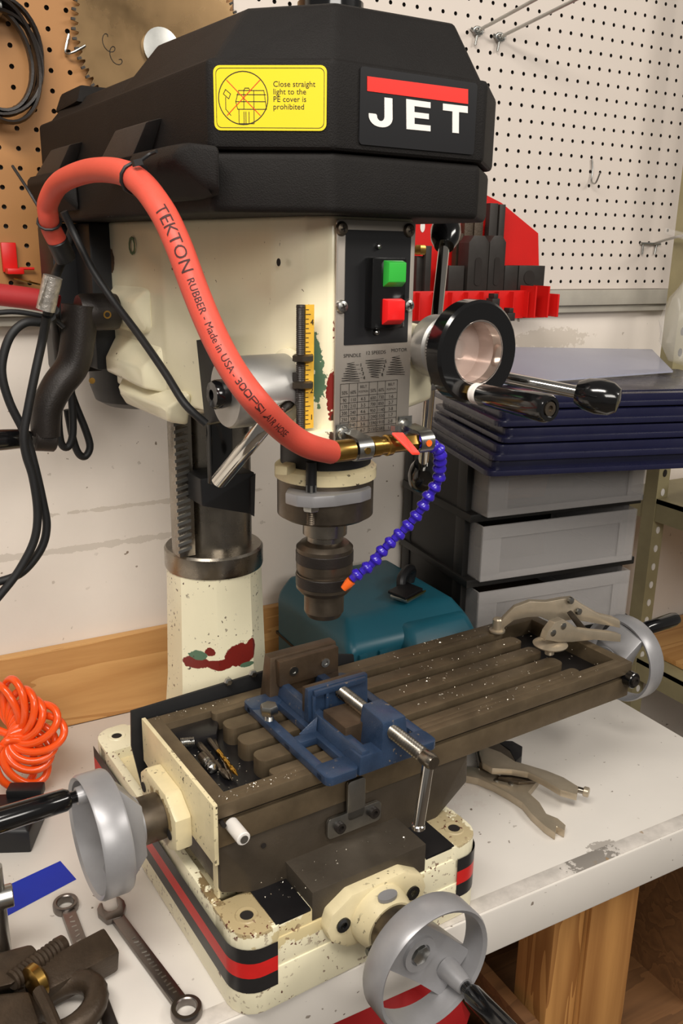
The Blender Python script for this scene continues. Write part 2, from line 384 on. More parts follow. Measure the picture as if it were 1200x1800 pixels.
# shelf wall at the far right is the same back wall; the plywood strip stands on the bench against it
pl = solo('plywood_strip', G().add(boxr(-1.0, .30, -.009, .009, 0, .142, .0015)), 'ply', 'plain plywood strip standing along the wall at the back of the bench', 'plywood', (0, .009, BZ))
def pegboard(name, x0, x1, z0, z1, hx, hz, m, label):
    p = .0254; v, f = [], []
    xs = [hx+i*p for i in range(math.ceil((x0-hx+.006)/p), math.floor((x1-hx-.006)/p)+1)]
    zs = [hz+i*p for i in range(math.ceil((z0-hz+.006)/p), math.floor((z1-hz-.006)/p)+1)]
    th = .006; r = .0034
    for i, cx in enumerate(xs):
        xa = x0 if i == 0 else cx-p/2; xb = x1 if i == len(xs)-1 else cx+p/2
        for j, cz in enumerate(zs):
            za = z0 if j == 0 else cz-p/2; zb = z1 if j == len(zs)-1 else cz+p/2
            k = len(v)
            sq = [(xb, cz), (xb, zb), (cx, zb), (xa, zb), (xa, cz), (xa, za), (cx, za), (xb, za)]
            v += [Vector((a, 0, b)) for a, b in sq]
            v += [Vector((cx+r*math.cos(R(45*q)), 0, cz+r*math.sin(R(45*q)))) for q in range(8)]
            v += [Vector((cx+r*math.cos(R(45*q)), th, cz+r*math.sin(R(45*q)))) for q in range(8)]
            for q in range(8):
                w = (q+1) % 8
                f.append([k+q, k+8+q, k+8+w, k+w]); f.append([k+8+q, k+16+q, k+16+w, k+8+w])
    k = len(v)
    for a, b in ((x0, z0), (x1, z0), (x1, z1), (x0, z1)): v += [Vector((a, 0, b)), Vector((a, th, b))]
    for q in range(4):
        w = (q+1) % 4; f.append([k+2*q, k+2*q+1, k+2*w+1, k+2*w])
    g = G(); g.add((v, f)); o = Vector(((x0+x1)/2, 0, z0))
    ob = solo(name, G().add((v, f), T(*-o)), m, label, 'pegboard', o, smooth=0)
    ob.data.materials.append(M['hole']); nc = 16*len(xs)*len(zs)  # brown core of the holes, darkened to carry their shade in colour
    for p_ in ob.data.polygons:
        if p_.index < nc and p_.index % 2: p_.material_index = 1
    for xx in (x0, x1-.02): part('furring_or_light_stop', boxr(xx, xx+.02, .006, .0192, z0+.04, z1-.045), 'hole', ob, T(*-o))  # side strips added to keep light out of the gap
    # furring strips hold the board off the wall
    for z in (z0+.025, z1-.03):
        part('furring_or_light_stop', boxr(x0+.01, x1-.01, .006, .0192, z-.012, z+.012), 'hole', ob, T(*-o))
    return ob
pegboard('pegboard', .1275, 1.105, 1.597, 2.28, .65, 2.018, 'pegwhite', 'white perforated pegboard on the wall right of the machine')
pegboard('pegboard', -.80, .1255, 1.597, 2.28, -.1916, 1.9673, 'pegtan', 'bare tan perforated pegboard on the wall behind the saw blade')
# ---- bench
bench = thing('workbench', 'white laminate workbench carrying the milling machine', 'workbench', (0, 0, BZ))
part('bench_top', boxr(-1.1, .70, -.655, .0, -.035, 0, .002), 'bench', bench)
eb = part('edge_strip', boxr(-1.1, .70, -.012, .012, -.066, -.0005, .003), 'bench', bench, None)
eb.location = (0, -.654, 0)
wb = part('worn_band', boxr(-1.1, .70, -.011, .011, -.0008, .0006, .0002), 'benchedge', bench, None)
wb.location = (0, -.652, 0)
lg = part('leg', boxr(.405, .50, -.61, -.53, -.9, -.036, .002), 'pine', bench, smooth=30)
part('leg', boxr(.345, .403, -.60, -.53, -.9, -.036, .002), 'pine', bench, smooth=30)
part('leg', boxr(-1.05, -.96, -.61, -.53, -.9, -.036, .002), 'pine', bench, smooth=30)
part('leg', boxr(.58, .67, -.10, -.02, -.9, -.036, .002), 'pine', bench, smooth=30)
part('lower_shelf', boxr(-1.05, .68, -.62, -.02, -.47, -.45, .001), 'brownwood', bench)
part('end_panel', boxr(.672, .69, -.60, -.02, -.9, -.036, .001), 'brownwood', bench)
cr = thing('wooden_crate', 'brown wooden crate on the shelf under the bench beside the pine leg', 'crate', (.17, -.405, BZ-.449))
for nm, b in (('side_panel', (-.16, -.14, -.2, .2, 0, .14)), ('side_panel', (.14, .16, -.2, .2, 0, .14)), ('end_panel', (-.14, .14, -.2, -.185, 0, .13)), ('end_panel', (-.14, .14, .185, .2, 0, .13)), ('bottom', (-.14, .14, -.185, .185, 0, .012))):
    part(nm, boxr(*b, .001), 'brownwood', cr)
g = G(); prf = []
for i in range(11):
    t = math.pi*i/10; prf.append((.0 if i in (0, 10) else .16*math.sin(t)**.7, .10-.10*math.cos(t)))
vv, ff = lathe(prf, 28)
vv = [Vector((p.x*1.2*(1+.10*math.sin(p.z*60+p.y*40)), p.y*(1+.08*math.sin(p.x*70)), p.z*(1+.10*math.sin(p.x*50+p.y*33)))) for p in vv]
rb = thing('cloth_bag', 'crumpled red fabric bag in the crate below the front handwheel', 'bag', (.16, -.46, BZ-.4345))
part('bag_body', (vv, ff), 'redbag', rb, S3(.62, .68, 1.05), smooth=60)
part('bag_strap', tube(smooth_path([(-.07, 0, .17), (-.03, -.04, .225), (.03, -.04, .23), (.08, 0, .17)]), .009, 8), 'redbag', rb)
# ---- shelving unit on the far right
sx0 = aw(1131, 1050, y=-.1).x
su = thing('shelving_unit', 'olive steel shelving unit with punched angle posts at right', 'shelving', (sx0, -.1, 0))
def post(x, y, h):
    g = G(); v, f = [], []
    g.add(boxr(x+.0, x+.004, y, y+.034, 0, h)); return g
pg = G().add(boxr(0, .032, -.002, 0, 0, 2.3)).add(boxr(-.002, 0, -.002, .032, 0, 2.3))
po = pg.build('post', 'shelfpaint', su)
for i in range(40):
    z = .72+.042*i
    part('post_slot', lathe([(.0055, -.0012), (.0055, .0012)], 10), 'white' if i < 12 else 'hole', po, T(.015, -.0022, z) @ RX(90) @ S3(1, 1.5, 1))
p2 = G().add(boxr(0, .032, -.002, 0, 0, 2.3)).add(boxr(-.002, 0, -.002, .032, 0, 2.3)).build('post', 'shelfpaint', su); p2.location = (.0, -.45, 0); p2.location.x = .35
for z in (.80, 1.17):
    part('shelf', boxr(.0, .9, -.40, .10, z-.012, z, .001), 'shelfpaint', su)
    part('shelf_lip', boxr(.0, .9, -.402, -.40, z-.05, z, 0), 'shelfpaint', su)
    part('shelf_side', boxr(.0, .002, -.40, .10, z-.05, z, 0), 'shelfpaint', su)
bd = solo('shelf_board', G().add(boxr(.02, .86, -.19, .20, 0, .012, .001)), 'ply', 'tan particle board lying on the lower steel shelf at right', 'board', (sx0+.02, -.2, .802))
for i, (dx, dy, w, h, lab) in enumerate(((.03, -.10, .07, .075, 'small white carton with blue print on the steel shelf, nearest the post'), (.11, -.12, .10, .085, 'white carton with blue print at the right edge on the steel shelf'))):
    c = thing('carton', lab, 'box', (sx0+dx+w/2, -.1+dy, 1.171), R(-8), 'cartons on the steel shelf')
    part('carton_body', box(w, .07, h, .001), 'carton', c, T(0, 0, h/2))
    for q in range(2): part('printed_band', box(w*.6, .0006, .009), 'glossblue', c, T(.005, -.0354, h*.6-.018*q))
# plastic bag hanging at the right
bp = aw(1208, 562, y=-.185)
g = G(); v, f = lathe([(.004, .085), (.02, .07), (.045, .04), (.06, 0), (.055, -.04), (.03, -.075), (0, -.085)], 24)
v = [Vector((p.x*(1+.16*math.sin(p.z*90+math.atan2(p.y, p.x)*5)), p.y*.6*(1+.14*math.sin(p.z*70)), p.z)) for p in v]
pb = thing('plastic_bag', 'clear crinkled plastic bag hanging at the right end of the pegboard', 'bag', bp)
part('bag_film', (v, f), 'bag', pb, smooth=25)
part('bag_neck', tube(smooth_path([(0, 0, .08), (.01, 0, .11), (.02, .02, .14), (.03, .10, .16)]), .006, 8), 'bag', pb)
# ================================================================ the milling machine
mill = thing('mill_drill', 'cream benchtop mill drill with black belt cover in the middle of the picture', 'machine', MO, TH)
# ---- base
g = G()
g.add(prism(rrect(-.163, .163, -.235, .235, .03), 0, .050, .003))
g.add(prism(rrect(-.161, .161, -.233, .233, .03), .045, .084, .003))
for sx_ in (-1, 1):
    for sy_ in (-1, 1):
        x0, x1 = sorted((sx_*.161, sx_*.112)); y0, y1 = sorted((sy_*.233, sy_*.17))
        cs = [(x1, y1), (x0, y1), (x0, y0), (x1, y0)]; pad = []
        for ci, (qx, qy) in enumerate(cs):
            q_ = .0285 if (abs(qx) > .15 and abs(qy) > .2) else .007; ox, oy = (qx-q_ if qx == x1 else qx+q_), (qy-q_ if qy == y1 else qy+q_)
            pad += [(ox+q_*math.cos(R(90*ci+15*k)), oy+q_*math.sin(R(90*ci+15*k))) for k in range(7)]
        g.add(prism(pad, .07, .1, .004))
    x0, x1 = sorted((sx_*.161, sx_*.149))
    g.add(boxr(x0, x1, -.2, .2, .07, .0993, .003))
g.add(boxr(-.12, .12, -.231, -.20, .05, .1005, .002)).add(boxr(-.13, .13, .18, .231, .05, .098, .004))
base = g.build('base', 'cream_base', mill)
def band(name, path, z0, z1, m): G().add(ribbon(path, 0, z0, z1)).build(name, m, base, smooth=60)
rr = rrect(-.1634, .1634, -.2354, .2354, .0304, 8)       # starts right-back, runs counter-clockwise
left = [(-.1634, .225)]+rr[18:27]+[(-.118, -.2354)]
right = [(.121, -.2354)]+rr[27:36]+[(.1634, .2)]
for pth in (left, right):
    off = lambda e: [(p[0]*(1+e), p[1]*(1+e)) for p in pth]
    band('black_stripe', off(.0), .066, .0835, 'stripeblack'); band('red_stripe', off(.0), .0475, .066, 'stripered'); band('black_stripe', off(.0), .029, .0475, 'stripeblack')
for x, y in ((-.137, -.203), (.139, -.205), (-.135, .205), (.135, .205)):
    part('mounting_hole', lathe([(.0075, .0), (.0065, .0010), (0, .0006)], 20), 'hole', base, T(x, y, .0997))
    part('hole_rim', lathe([(.0072, 0), (.0125, 0), (.0115, .0012), (.0072, .0008)], 20, True), 'cream_base', base, T(x, y, .1))
part('base_recess', boxr(-.148, .148, -.20, .18, .083, .0855), 'cream_dirty', mill)
part('dark_pocket', boxr(-.118, -.076, -.231, -.10, .098, .1015, .0005), 'slotdark', base); part('dark_pocket', boxr(.076, .118, -.231, -.10, .098, .1015, .0005), 'slotdark', base)  # near-black sheets either side of the ways
part('way_slab', boxr(-.075, .075, -.2315, .12, .085, .121, .001), 'tableside', mill)
# ---- saddle
g = G().add(hull([(-.151, -.172, .112), (-.151, .03, .112), (-.151, -.168, .166), (-.151, .03, .166), (.187, -.168, .166), (.187, .03, .166), (.187, -.17, .128), (.187, .03, .128), (.128, -.178, .095), (.128, .04, .095), (-.10, -.178, .095), (-.10, .04, .095)], .002))
sd = g.build('saddle', 'saddle', mill)
part('wiper', boxr(-.152, -.149, -.165, -.155, .10, .15), 'cream_dirty', sd)
# ---- table with four T-slots, chip pockets at both ends
TX0, TX1, TY0, TY1, TZ = -.1535, .4785, -.1735, .027, .22
g = G()
g.add(boxr(TX0, TX1, TY0+.006, TY1, .167, .1965, .001))          # lower body
g.add(boxr(TX0, TX1, TY0, TY0+.012, .203, TZ-.0003, .0012))            # front lip over the side slot
g.add(boxr(TX0, TX1, TY0+.002, TY0+.01, .167, .196, .001))
g.add(boxr(TX0, -.137, TY0+.01, TY1, .19, TZ, .0012)); g.add(boxr(.462, TX1, TY0+.01, TY1, .19, TZ, .0012))
g.add(boxr(-.14, .465, .006, TY1, .19, TZ-.0002, .0012)); g.add(boxr(-.14, .465, TY0+.011, -.154, .19, TZ-.0001, .0012))
table = g.build('table', 'tabletop', mill)
part('side_slot', boxr(TX0+.001, TX1-.001, TY0+.008, TY0+.012, .19, .204), 'slotdark', table)
part('pocket_floor', boxr(-.139, .464, -.164, .010, .192, .1975), 'slotdark', table)
for y0, y1 in ((-.005, .0075), (-.047, -.0215), (-.087, -.061), (-.127, -.101), (-.156, -.141)):
    r0 = min(.010, (y1-y0)/2-.001)
    poly = rrect(-.079, .395, y0, y1, r0, 5)
    part('table_rib', prism(poly, .193, TZ-.0004, .0016), 'tabletop', table)
part('corner_web', prism([(-.139, .008), (-.139, -.012), (-.12, -.030), (-.088, -.032), (-.075, -.01), (-.075, .008)], .196, .2105, .003), 'slotdark', table)
part('slot_nut', rod((-.148, -.17, .197), (-.148, -.178, .197), .0025), 'hole', table)
ep = G().add(prism([(-.175, .150), (-.175, .2225), (.028, .2225), (.028, .165), (-.06, .15)], 0, .005, .001), Matrix(((0, 0, -1, -.1535), (1, 0, 0, 0), (0, 1, 0, 0), (0, 0, 0, 1))))
endp = ep.build('end_plate', 'cream_dirty', mill)
bo = prism([(-.118, .138), (-.095, .125), (-.055, .125), (-.015, .15), (-.012, .178), (-.03, .193), (-.09, .193), (-.118, .175)], 0, .02, .004)
part('screw_bracket', bo, 'cream_dirty', mill, Matrix(((0, 0, -1, -.158), (1, 0, 0, 0), (0, 1, 0, 0), (0, 0, 0, 1))))
for y, z in ((-.102, .15), (-.026, .166)):
    part('bolt', cyl(.006, 0, .001, 14), 'hole', endp, T(-.1785, y, z) @ AX_NX)
part('stop_pin', cyl(.0075, 0, .03, 18, .001), 'white', mill, T(-.137, -.170, .191) @ AX_NY); part('stop_pin_screw', cyl(.0045, 0, .0008, 12), 'zinc', mill, T(-.137, -.2003, .191) @ AX_NY)
sp_ = part('stop_knob', cyl(.0115, 0, .014, 20, .001), 'blackgloss', mill, T(.474, -.170, .196) @ AX_NY)
part('stop_screw', lathe([(.007, 0), (.007, .003), (.004, .003), (.004, .001), (0, .001)], 16), 'blackiron', sp_, T(.474, -.184, .196) @ AX_NY)
# table stop bracket on the saddle front
br = G().add(prism(rrect(-.024, .049, .131, .157, .006), 0, .004, .001), T(0, -.1755, 0) @ RX(90)).add(prism(rrect(.002, .026, .145, .196, .005), 0, .004, .001), T(0, -.1755, 0) @ RX(90))
bra = br.build('travel_stop', 'zinc', mill)
for x, z in ((-.009, .1435), (.037, .146)):
    part('cap_screw', lathe([(.0065, 0), (.0065, .005), (.0035, .005), (.0035, .002), (0, .002)], 18), 'blackiron', bra, T(x, -.1795, z) @ AX_NY)
part('set_screw', cyl(.003, 0, .001, 10), 'hole', sd, T(-.10, -.1712, .15) @ AX_NY)
# ---- handwheels
def wheel(name, O, ax, spoke, handle_len, rim=.0665, handle_r=.0110, side=1, hdir=1):
    """O: centre of the wheel's hub face, ax: 4x4 turning local +Z outward"""
    B = T(*O) @ ax
    w = G()
    w.add(lathe([(rim-.006, -.014), (rim-.0015, -.016), (rim, -.013), (rim, .012), (rim-.002, .0155), (rim-.006, .013)], 56, True), B)
    ro = w.build(name, 'alu', mill)
    L = math.sqrt((rim-.003)**2-.028**2); a = spoke
    pts = [(-L, -.0155), (-.028, -.040), (.028, -.040), (L, -.0155), (L, -.004), (.026, -.014), (-.026, -.014), (-L, -.004)]
    Rz = RZ(a)
    part('wheel_web', prism(pts, -.028, .028, .002), 'alu', ro, B @ Rz @ RX(90))
    part('hub', lathe([(.027, -.042), (.027, -.026), (.020, -.016), (.0195, -.010), (.012, -.010), (.011, -.013), (0, -.013)], 32), 'alu', ro, B)
    part('hub_nut', lathe([(.0105, -.013), (.0105, -.008), (.008, -.007), (0, -.007)], 6), 'zinc', ro, B)
    hx = Rz @ Vector((.049*side, 0, 0))
    part('handle_boss', lathe([(.013, -.010), (.0105, .01), (.009, .02), (0, .02)], 24), 'alu', ro, B @ T(*hx))
    part('handle', lathe([(.0, .018), (.0065, .018), (.0065, .026), (handle_r*.75, .027), (handle_r*.95, .032), (handle_r, .06), (handle_r*1.08, .018+handle_len-.01), (handle_r*.9, .018+handle_len), (0, .018+handle_len)], 24), 'blackgloss', ro, B @ T(*hx))
    return ro
# front (cross feed) screw housing
hz = .072
bos = prism([(-.066, .078), (-.060, .062), (-.04, .046), (-.012, .040), (.012, .040), (.04, .046), (.060, .062), (.066, .078), (.060, .096), (.035, .111), (-.035, .111), (-.060, .096)], 0, .018, .004)
fh = part('screw_housing', bos, 'cream_dirty', mill, T(0, -.229, 0) @ RX(90))
for x in (-.046, .046): part('bolt', lathe([(.0085, 0), (.0085, .002), (.004, .002), (.004, 0)], 16), 'blackgloss', fh, T(x, -.247, .079) @ AX_NY)
part('housing_nose', lathe([(.036, 0), (.0345, .012), (.030, .026)], 32), 'cream_dirty', fh, T(0, -.246, hz) @ AX_NY)
part('grease_pad', lathe([(.009, 0), (.009, .004), (0, .004)], 16), 'alu', fh, T(0, -.262, hz+.0315) @ S3(1.3, .8, 1))
part('feed_dial', lathe([(.0275, 0), (.0285, .002), (.0285, .018), (.0265, .02), (.0265, .03)], 40), 'darksteel', mill, T(0, -.272, hz) @ AX_NY)
part('dial_lock', cyl(.0055, 0, .011, 16, .001), 'blackgloss', mill, T(-.0272, -.282, hz-.006) @ AX_NX)
wheel('cross_feed_handwheel', (.003, -.328, hz), AX_NY, -43, .095, rim=.0695)
# left table handwheel
part('feed_dial', lathe([(.0255, 0), (.026, .002), (.026, .026), (.0245, .028)], 40), 'darksteel', mill, T(-.178, -.073, .157) @ AX_NX)
part('dial_collar', lathe([(.022, 0), (.022, .012)], 32), 'steel', mill, T(-.2055, -.073, .157) @ AX_NX)
wheel('table_handwheel', (-.245, -.073, .159), AX_NX, 10, .11, side=1, handle_r=.0125)
part('feed_dial', lathe([(.0255, 0), (.026, .002), (.026, .022), (.0245, .024)], 40), 'darksteel', mill, T(.485, -.073, .157) @ AX_PX)
wheel('table_handwheel', (.588, -.073, .157), AX_PX, 195, .085, side=1)
part('screw_sleeve', cyl(.018, 0, .058, 28), 'steel', mill, T(.505, -.073, .157) @ AX_PX)
part('end_bracket', boxr(.4785, .487, -.115, -.03, .128, .2, .003), 'tableside', mill)
# black guard flap behind the table
g = G(); v, f = [], []
prof = [(-.1655, .19), (-.166, .226), (-.06, .2295), (.02, .2335), (.11, .234), (.17, .22), (.17, .19)]
gd = part('rubber_guard', prism([(-.166, .227), (-.168, .18), (-.158, .12), (-.147, .105), (-.143, .14), (-.14, .176), (.16, .178), (.155, .222), (.11, .234), (.02, .2335)], 0, .004, .0005), 'rubber', mill, T(0, .045, 0) @ RX(90))
for x, y in ((400, 1197), (443, 1183)):
    p = am(x, y, y=.041); part('bolt', lathe([(.0055, 0), (.0055, .004), (.0035, .006), (0, .006)], 6), 'zinc', gd, T(*p) @ AX_NY)
# ---- column
CY = .157
oct_ = lambda rx, ry, c: [(rx, ry-c), (rx-c, ry), (-rx+c, ry), (-rx, ry-c), (-rx, -ry+c), (-rx+c, -ry), (rx-c, -ry), (rx, -ry+c)]
def loft(rings):
    v, f = [], []; n = len(rings[0][0])
    for poly, z in rings: v += [Vector((p[0], p[1]+CY, z)) for p in poly]
    for i in range(len(rings)-1):
        for k in range(n):
            a, b = i*n, (i+1)*n; f.append([a+k, a+(k+1) % n, b+(k+1) % n, b+k])
    f.append(list(range(n))[::-1]); f.append(list(range((len(rings)-1)*n, len(rings)*n)))
    return v, f
def octc(rr_, q):      # blend of a circle and a chamfered square, 32 points
    out = []; h = .4142; co8 = [(1, -h), (1, h), (h, 1), (-h, 1), (-1, h), (-1, -h), (-h, -1), (h, -1)]
    for i in range(32):
        p0_, p1_ = co8[i//4], co8[(i//4+1) % 8]; t_ = (i % 4)/4
        a = math.atan2(p0_[1]+(p1_[1]-p0_[1])*t_, p0_[0]+(p1_[0]-p0_[0])*t_); c, s = math.cos(a), math.sin(a)
        sq = min(1/max(abs(c), 1e-6), 1/max(abs(s), 1e-6), (1+h)/(abs(c)+abs(s))); k = rr_*((1-q)*1+q*sq)
        out.append((k*c, k*s))
    return out
part('pedestal', loft([(octc(.082, 1), .098), (octc(.070, 1), .115), (octc(.0635, 1), .19), (octc(.0615, 1), .262), (octc(.0620, .55), .318), (octc(.0640, .03), .352)]), 'cream_ped', mill, smooth=20)
part('column_ring', lathe([(.0655, .350), (.0665, .353), (.0665, .376), (.064, .379), (.05, .379)], 48), 'steel', mill, T(0, CY, 0))
part('column', cyl(.049, .345, .60, 48), 'steel', mill, T(.003, CY, 0))
ra = part('rack_bar', boxr(-.064, -.042, CY-.036, CY-.010, .38, .60, .001), 'steel', mill)
for i in range(22): part('rack_tooth', hull([(-.066, CY-.037, .386+.0092*i), (-.048, CY-.0385, .390+.0092*i), (-.066, CY-.037, .390+.0092*i), (-.048, CY-.0385, .394+.0092*i), (-.066, CY-.034, .386+.0092*i), (-.048, CY-.034, .394+.0092*i)]), 'zinc', ra)
# ---- head casting
plan = [(-.042, -.203), (.046, -.203), (.062, -.17), (.07, -.05), (.088, .06), (.09, .24), (-.094, .24), (-.09, .075), (-.072, -.03), (-.064, -.13), (-.056, -.178)]
g = G().add(prism(plan, .590, .792, .005, 3))
g.add(hull([(-.092, .10, .58), (-.092, .24, .60), (.088, .10, .58), (.088, .24, .60), (-.06, -.02, .592), (.06, -.02, .592), (-.075, .12, .565), (-.08, .22, .575), (.08, .12, .565), (.08, .22, .575)], .004))
g.add(hull([(-.106, .13, .70), (-.108, .225, .70), (-.09, .11, .72), (-.09, .235, .72), (-.106, .15, .672), (-.108, .225, .672), (-.09, .11, .66), (-.09, .235, .66)], .006, 3))
g.add(hull([(-.110, .10, .628), (-.112, .225, .628), (-.088, .085, .655), (-.09, .235, .66), (-.110, .10, .604), (-.112, .225, .61), (-.085, .07, .60), (-.085, .235, .60)], .005, 3))
g.add(hull([(-.106, .04, .590), (-.108, .20, .590), (-.083, .02, .61), (-.088, .22, .61), (-.10, .05, .572), (-.10, .19, .572), (-.08, .04, .568), (-.08, .2, .568)], .004, 3))
g.add(boxr(-.072, -.038, -.206, -.17, .585, .602, .003))
g.add(hull([(.04, -.20, .612), (.092, -.185, .618), (.04, -.20, .70), (.092, -.185, .69), (.04, -.10, .61), (.092, -.13, .61), (.04, -.10, .70), (.092, -.13, .69)], .006, 3))
head = g.build('head_casting', 'cream_head', mill, smooth=40)
part('boss_ring', lathe([(.037, 0), (.037, .004), (.0335, .006)], 40), 'cream_head', head, T(-.060, -.160, .637) @ AX_NX)
part('oil_hole', cyl(.0035, 0, .0006, 12), 'hole', head, T(*am(490, 461, x=-.0665)) @ AX_NX)
q = am(232, 432, x=-.0935)
part('green_paint_mark', lathe([(.0075, 0), (.0105, 0), (.0105, .0006), (.0075, .0006)], 10, True), mat('green_touch_up', (70, 104, 72), .5), head, T(*q) @ AX_NX)
# ---- quill, spindle and chuck
Q = T(0, -.128, 0)
part('quill_flange', lathe([(.049, .536), (.053, .538), (.053, .549), (.049, .552), (.045, .553), (.045, .59)], 48), 'cream_dirty', mill, Q)
part('quill_collar', lathe([(.044, .494), (.0505, .498), (.0505, .537)], 48), 'darksteel', mill, Q)
part('flange_ear', bar((-.045, -.135, .5535), (-.068, -.155, .556), .013, .009, .002), 'cream_dirty', mill)
part('quill_gap_shade', cyl(.047, .553, .592, 40), 'black', mill, Q)  # black ring paints in the dark gap above the flange
st = part('stop_arm', prism([(-.062, -.016), (-.058, -.032), (-.046, -.044), (-.025, -.050), (.006, -.050), (.022, -.044), (.026, -.036), (.0, .0), (-.05, .0)], .521, .533, .002), 'alu', mill, T(0, -.137, 0))
part('stop_bolt', lathe([(.0055, 0), (.0055, .03)], 16), 'black', st, T(-.040, -.166, .534)); part('stop_nut', lathe([(.006, 0), (.006, .008)], 6), 'zinc', st, T(-.040, -.166, .533)); part('stop_nut', lathe([(.0075, 0), (.0088, .002), (.0088, .007)], 6), 'zinc', st, T(-.040, -.166, .514)); part('stop_screw', thread(.0048, .014, .002), 'darksteel', st, T(-.040, -.166, .50))
part('spindle_nose', lathe([(.0155, .457), (.0195, .462), (.0195, .472), (.0235, .474), (.0235, .497)], 32), 'steel', mill, Q)
part('arbor', cyl(.012, .44, .46, 24), 'chrome', mill, Q)
ch = part('drill_chuck', lathe([(.012, .455), (.020, .4545), (.026, .452), (.0305, .4475), (.0305, .4225), (.0290, .4222), (.0290, .4190), (.0305, .4187), (.0305, .4015), (.0265, .3965), (.0218, .3965), (.0218, .374), (.0185, .368), (.009, .367), (0, .369)], 48), 'darksteel', mill, T(0, -.128, .012), smooth=22)
for k in range(40):
    a = 2*math.pi*k/40
    part('chuck_tooth', box(.004, .0022, .005), 'darksteel', ch, Q @ T(0, 0, .4105) @ RZ(math.degrees(a)) @ T(.0235, 0, 0))
for z in (.449, .423): part('knurl_band', lathe([(.0306, z-.006), (.0310, z-.0055), (.0310, z+.0055), (.0306, z+.006)], 60), 'blackiron', ch, Q)
# ---- spring cap on the left
A = (-.160, .637)
sc_ = part('spring_cap', lathe([(.0325, 0), (.0325, .060), (.031, .0625), (0, .0625)], 48), 'aluhub', mill, T(-.0655, *A) @ AX_NX)
part('cap_notch', boxr(-.075, -.0685, -.197, -.19, .648, .656), 'hole', sc_)
for k in range(8): pass
part('cap_knob', lathe([(.0125, 0), (.0135, .004), (.0135, .011), (.012, .014), (.005, .0145), (.005, .010), (0, .010)], 10), 'blackgloss', sc_, T(-.128, -.162, .6365) @ AX_NX)
# ---- down-feed hub with three handles, right side
hub = part('feed_hub', lathe([(.028, 0), (.028, .016), (.024, .024), (.012, .026), (0, .026)], 32), 'alu', mill, T(.09, -.165, .652) @ AX_PX)
hc = Vector((.105, -.165, .652))
for (px, py, yy) in ((783, 408, -.078), (1052, 697, -.315), (742, 836, -.082)):
    e = am(px, py, y=yy); d = (e-hc).normalized()
    h = part('feed_handle', rod(hc+d*.015, e-d*.012, .0062, 18), 'chrome', hub)
    part('handle_knob', lathe([(0, -.022), (.011, -.021), (.0155, -.012), (.0172, .0), (.0158, .012), (.011, .019), (0, .021)], 28), 'blackgloss', h, axis(e, e+d))
# ---- fine feed handwheel at the front right
FC = Vector((.074, -.272, .675)); Fx = T(*FC) @ AX_NY
fw = part('fine_feed_ring', lathe([(.0295, 0), (.0445, 0), (.047, -.0025), (.047, -.018), (.0445, -.0205), (.0295, -.0205)], 56, True), 'blackgloss', mill, Fx)
part('wheel_cup', lathe([(0, -.0345), (.0302, -.0345), (.0302, -.001), (.0288, -.001), (.0288, -.033), (.010, -.033), (.009, -.029), (.004, -.028), (0, -.028)], 48), 'clear', fw, Fx)
part('cup_liner', lathe([(.0289, -.0008), (.0280, -.0008), (.0280, -.012), (.0289, -.012)], 48, True), 'chrome', fw, Fx)
dl = part('fine_dial', lathe([(.022, -.034), (.0275, -.035), (.0275, -.046), (.030, -.048), (.030, -.066), (.026, -.070)], 64), 'aluhub', mill, Fx)
for k in range(60): part('graduation', box(.0008, .0005, .006), 'ink', dl, Fx @ RZ(6*k) @ T(0, .0276, -.041))
hp = Vector((.066, -.272, .6395))
part('handle_bolt', cyl(.0072, 0, .009, 6), 'brass', fw, T(*hp) @ AX_NY); part('handle_washer', lathe([(.009, .006), (.0098, .008), (.0092, .010), (.0098, .012), (.009, .015)], 20), 'white', fw, T(*hp) @ AX_NY)
part('fine_feed_handle', lathe([(.009, .015), (.0098, .017), (.0102, .04), (.0118, .075), (.0122, .096), (.0105, .100), (.0075, .100), (.0075, .098), (0, .098)], 32), 'blackgloss', fw, T(*hp) @ AX_NY)
part('handle_screw', lathe([(.006, .098), (.006, .1005), (.003, .1005), (.003, .0985), (0, .0985)], 16), 'darksteel', fw, T(*hp) @ AX_NY)
# ---- depth rod and scale
dr = part('depth_rod', thread(.0042, .112, .0017), 'blackiron', mill, T(-.0700, -.196, .604))
part('depth_scale', boxr(-.0662, -.0575, -.1985, -.1965, .605, .716), 'yellowscale', mill)
for i in range(26): part('scale_tick', boxr(-.0662, -.0662+(.005 if i % 4 == 0 else .003), -.1988, -.1984, .609+.0041*i, .6096+.0041*i), 'ink', dr)
for k, (t_, z) in enumerate((('4', .6985), ('3', .668), ('2', .6375), ('1', .613))): part('scale_numeral', text(t_, .007), 'ink', dr, T(-.0615, -.1988, z) @ RX(90))
for z in (.666, .642): part('depth_nut', lathe([(.0075, 0), (.0095, .0015), (.0095, .007), (.0075, .0085)], 6), 'darksteel', mill, T(-.068, -.197, z) @ S3(1.15, 1, .8))
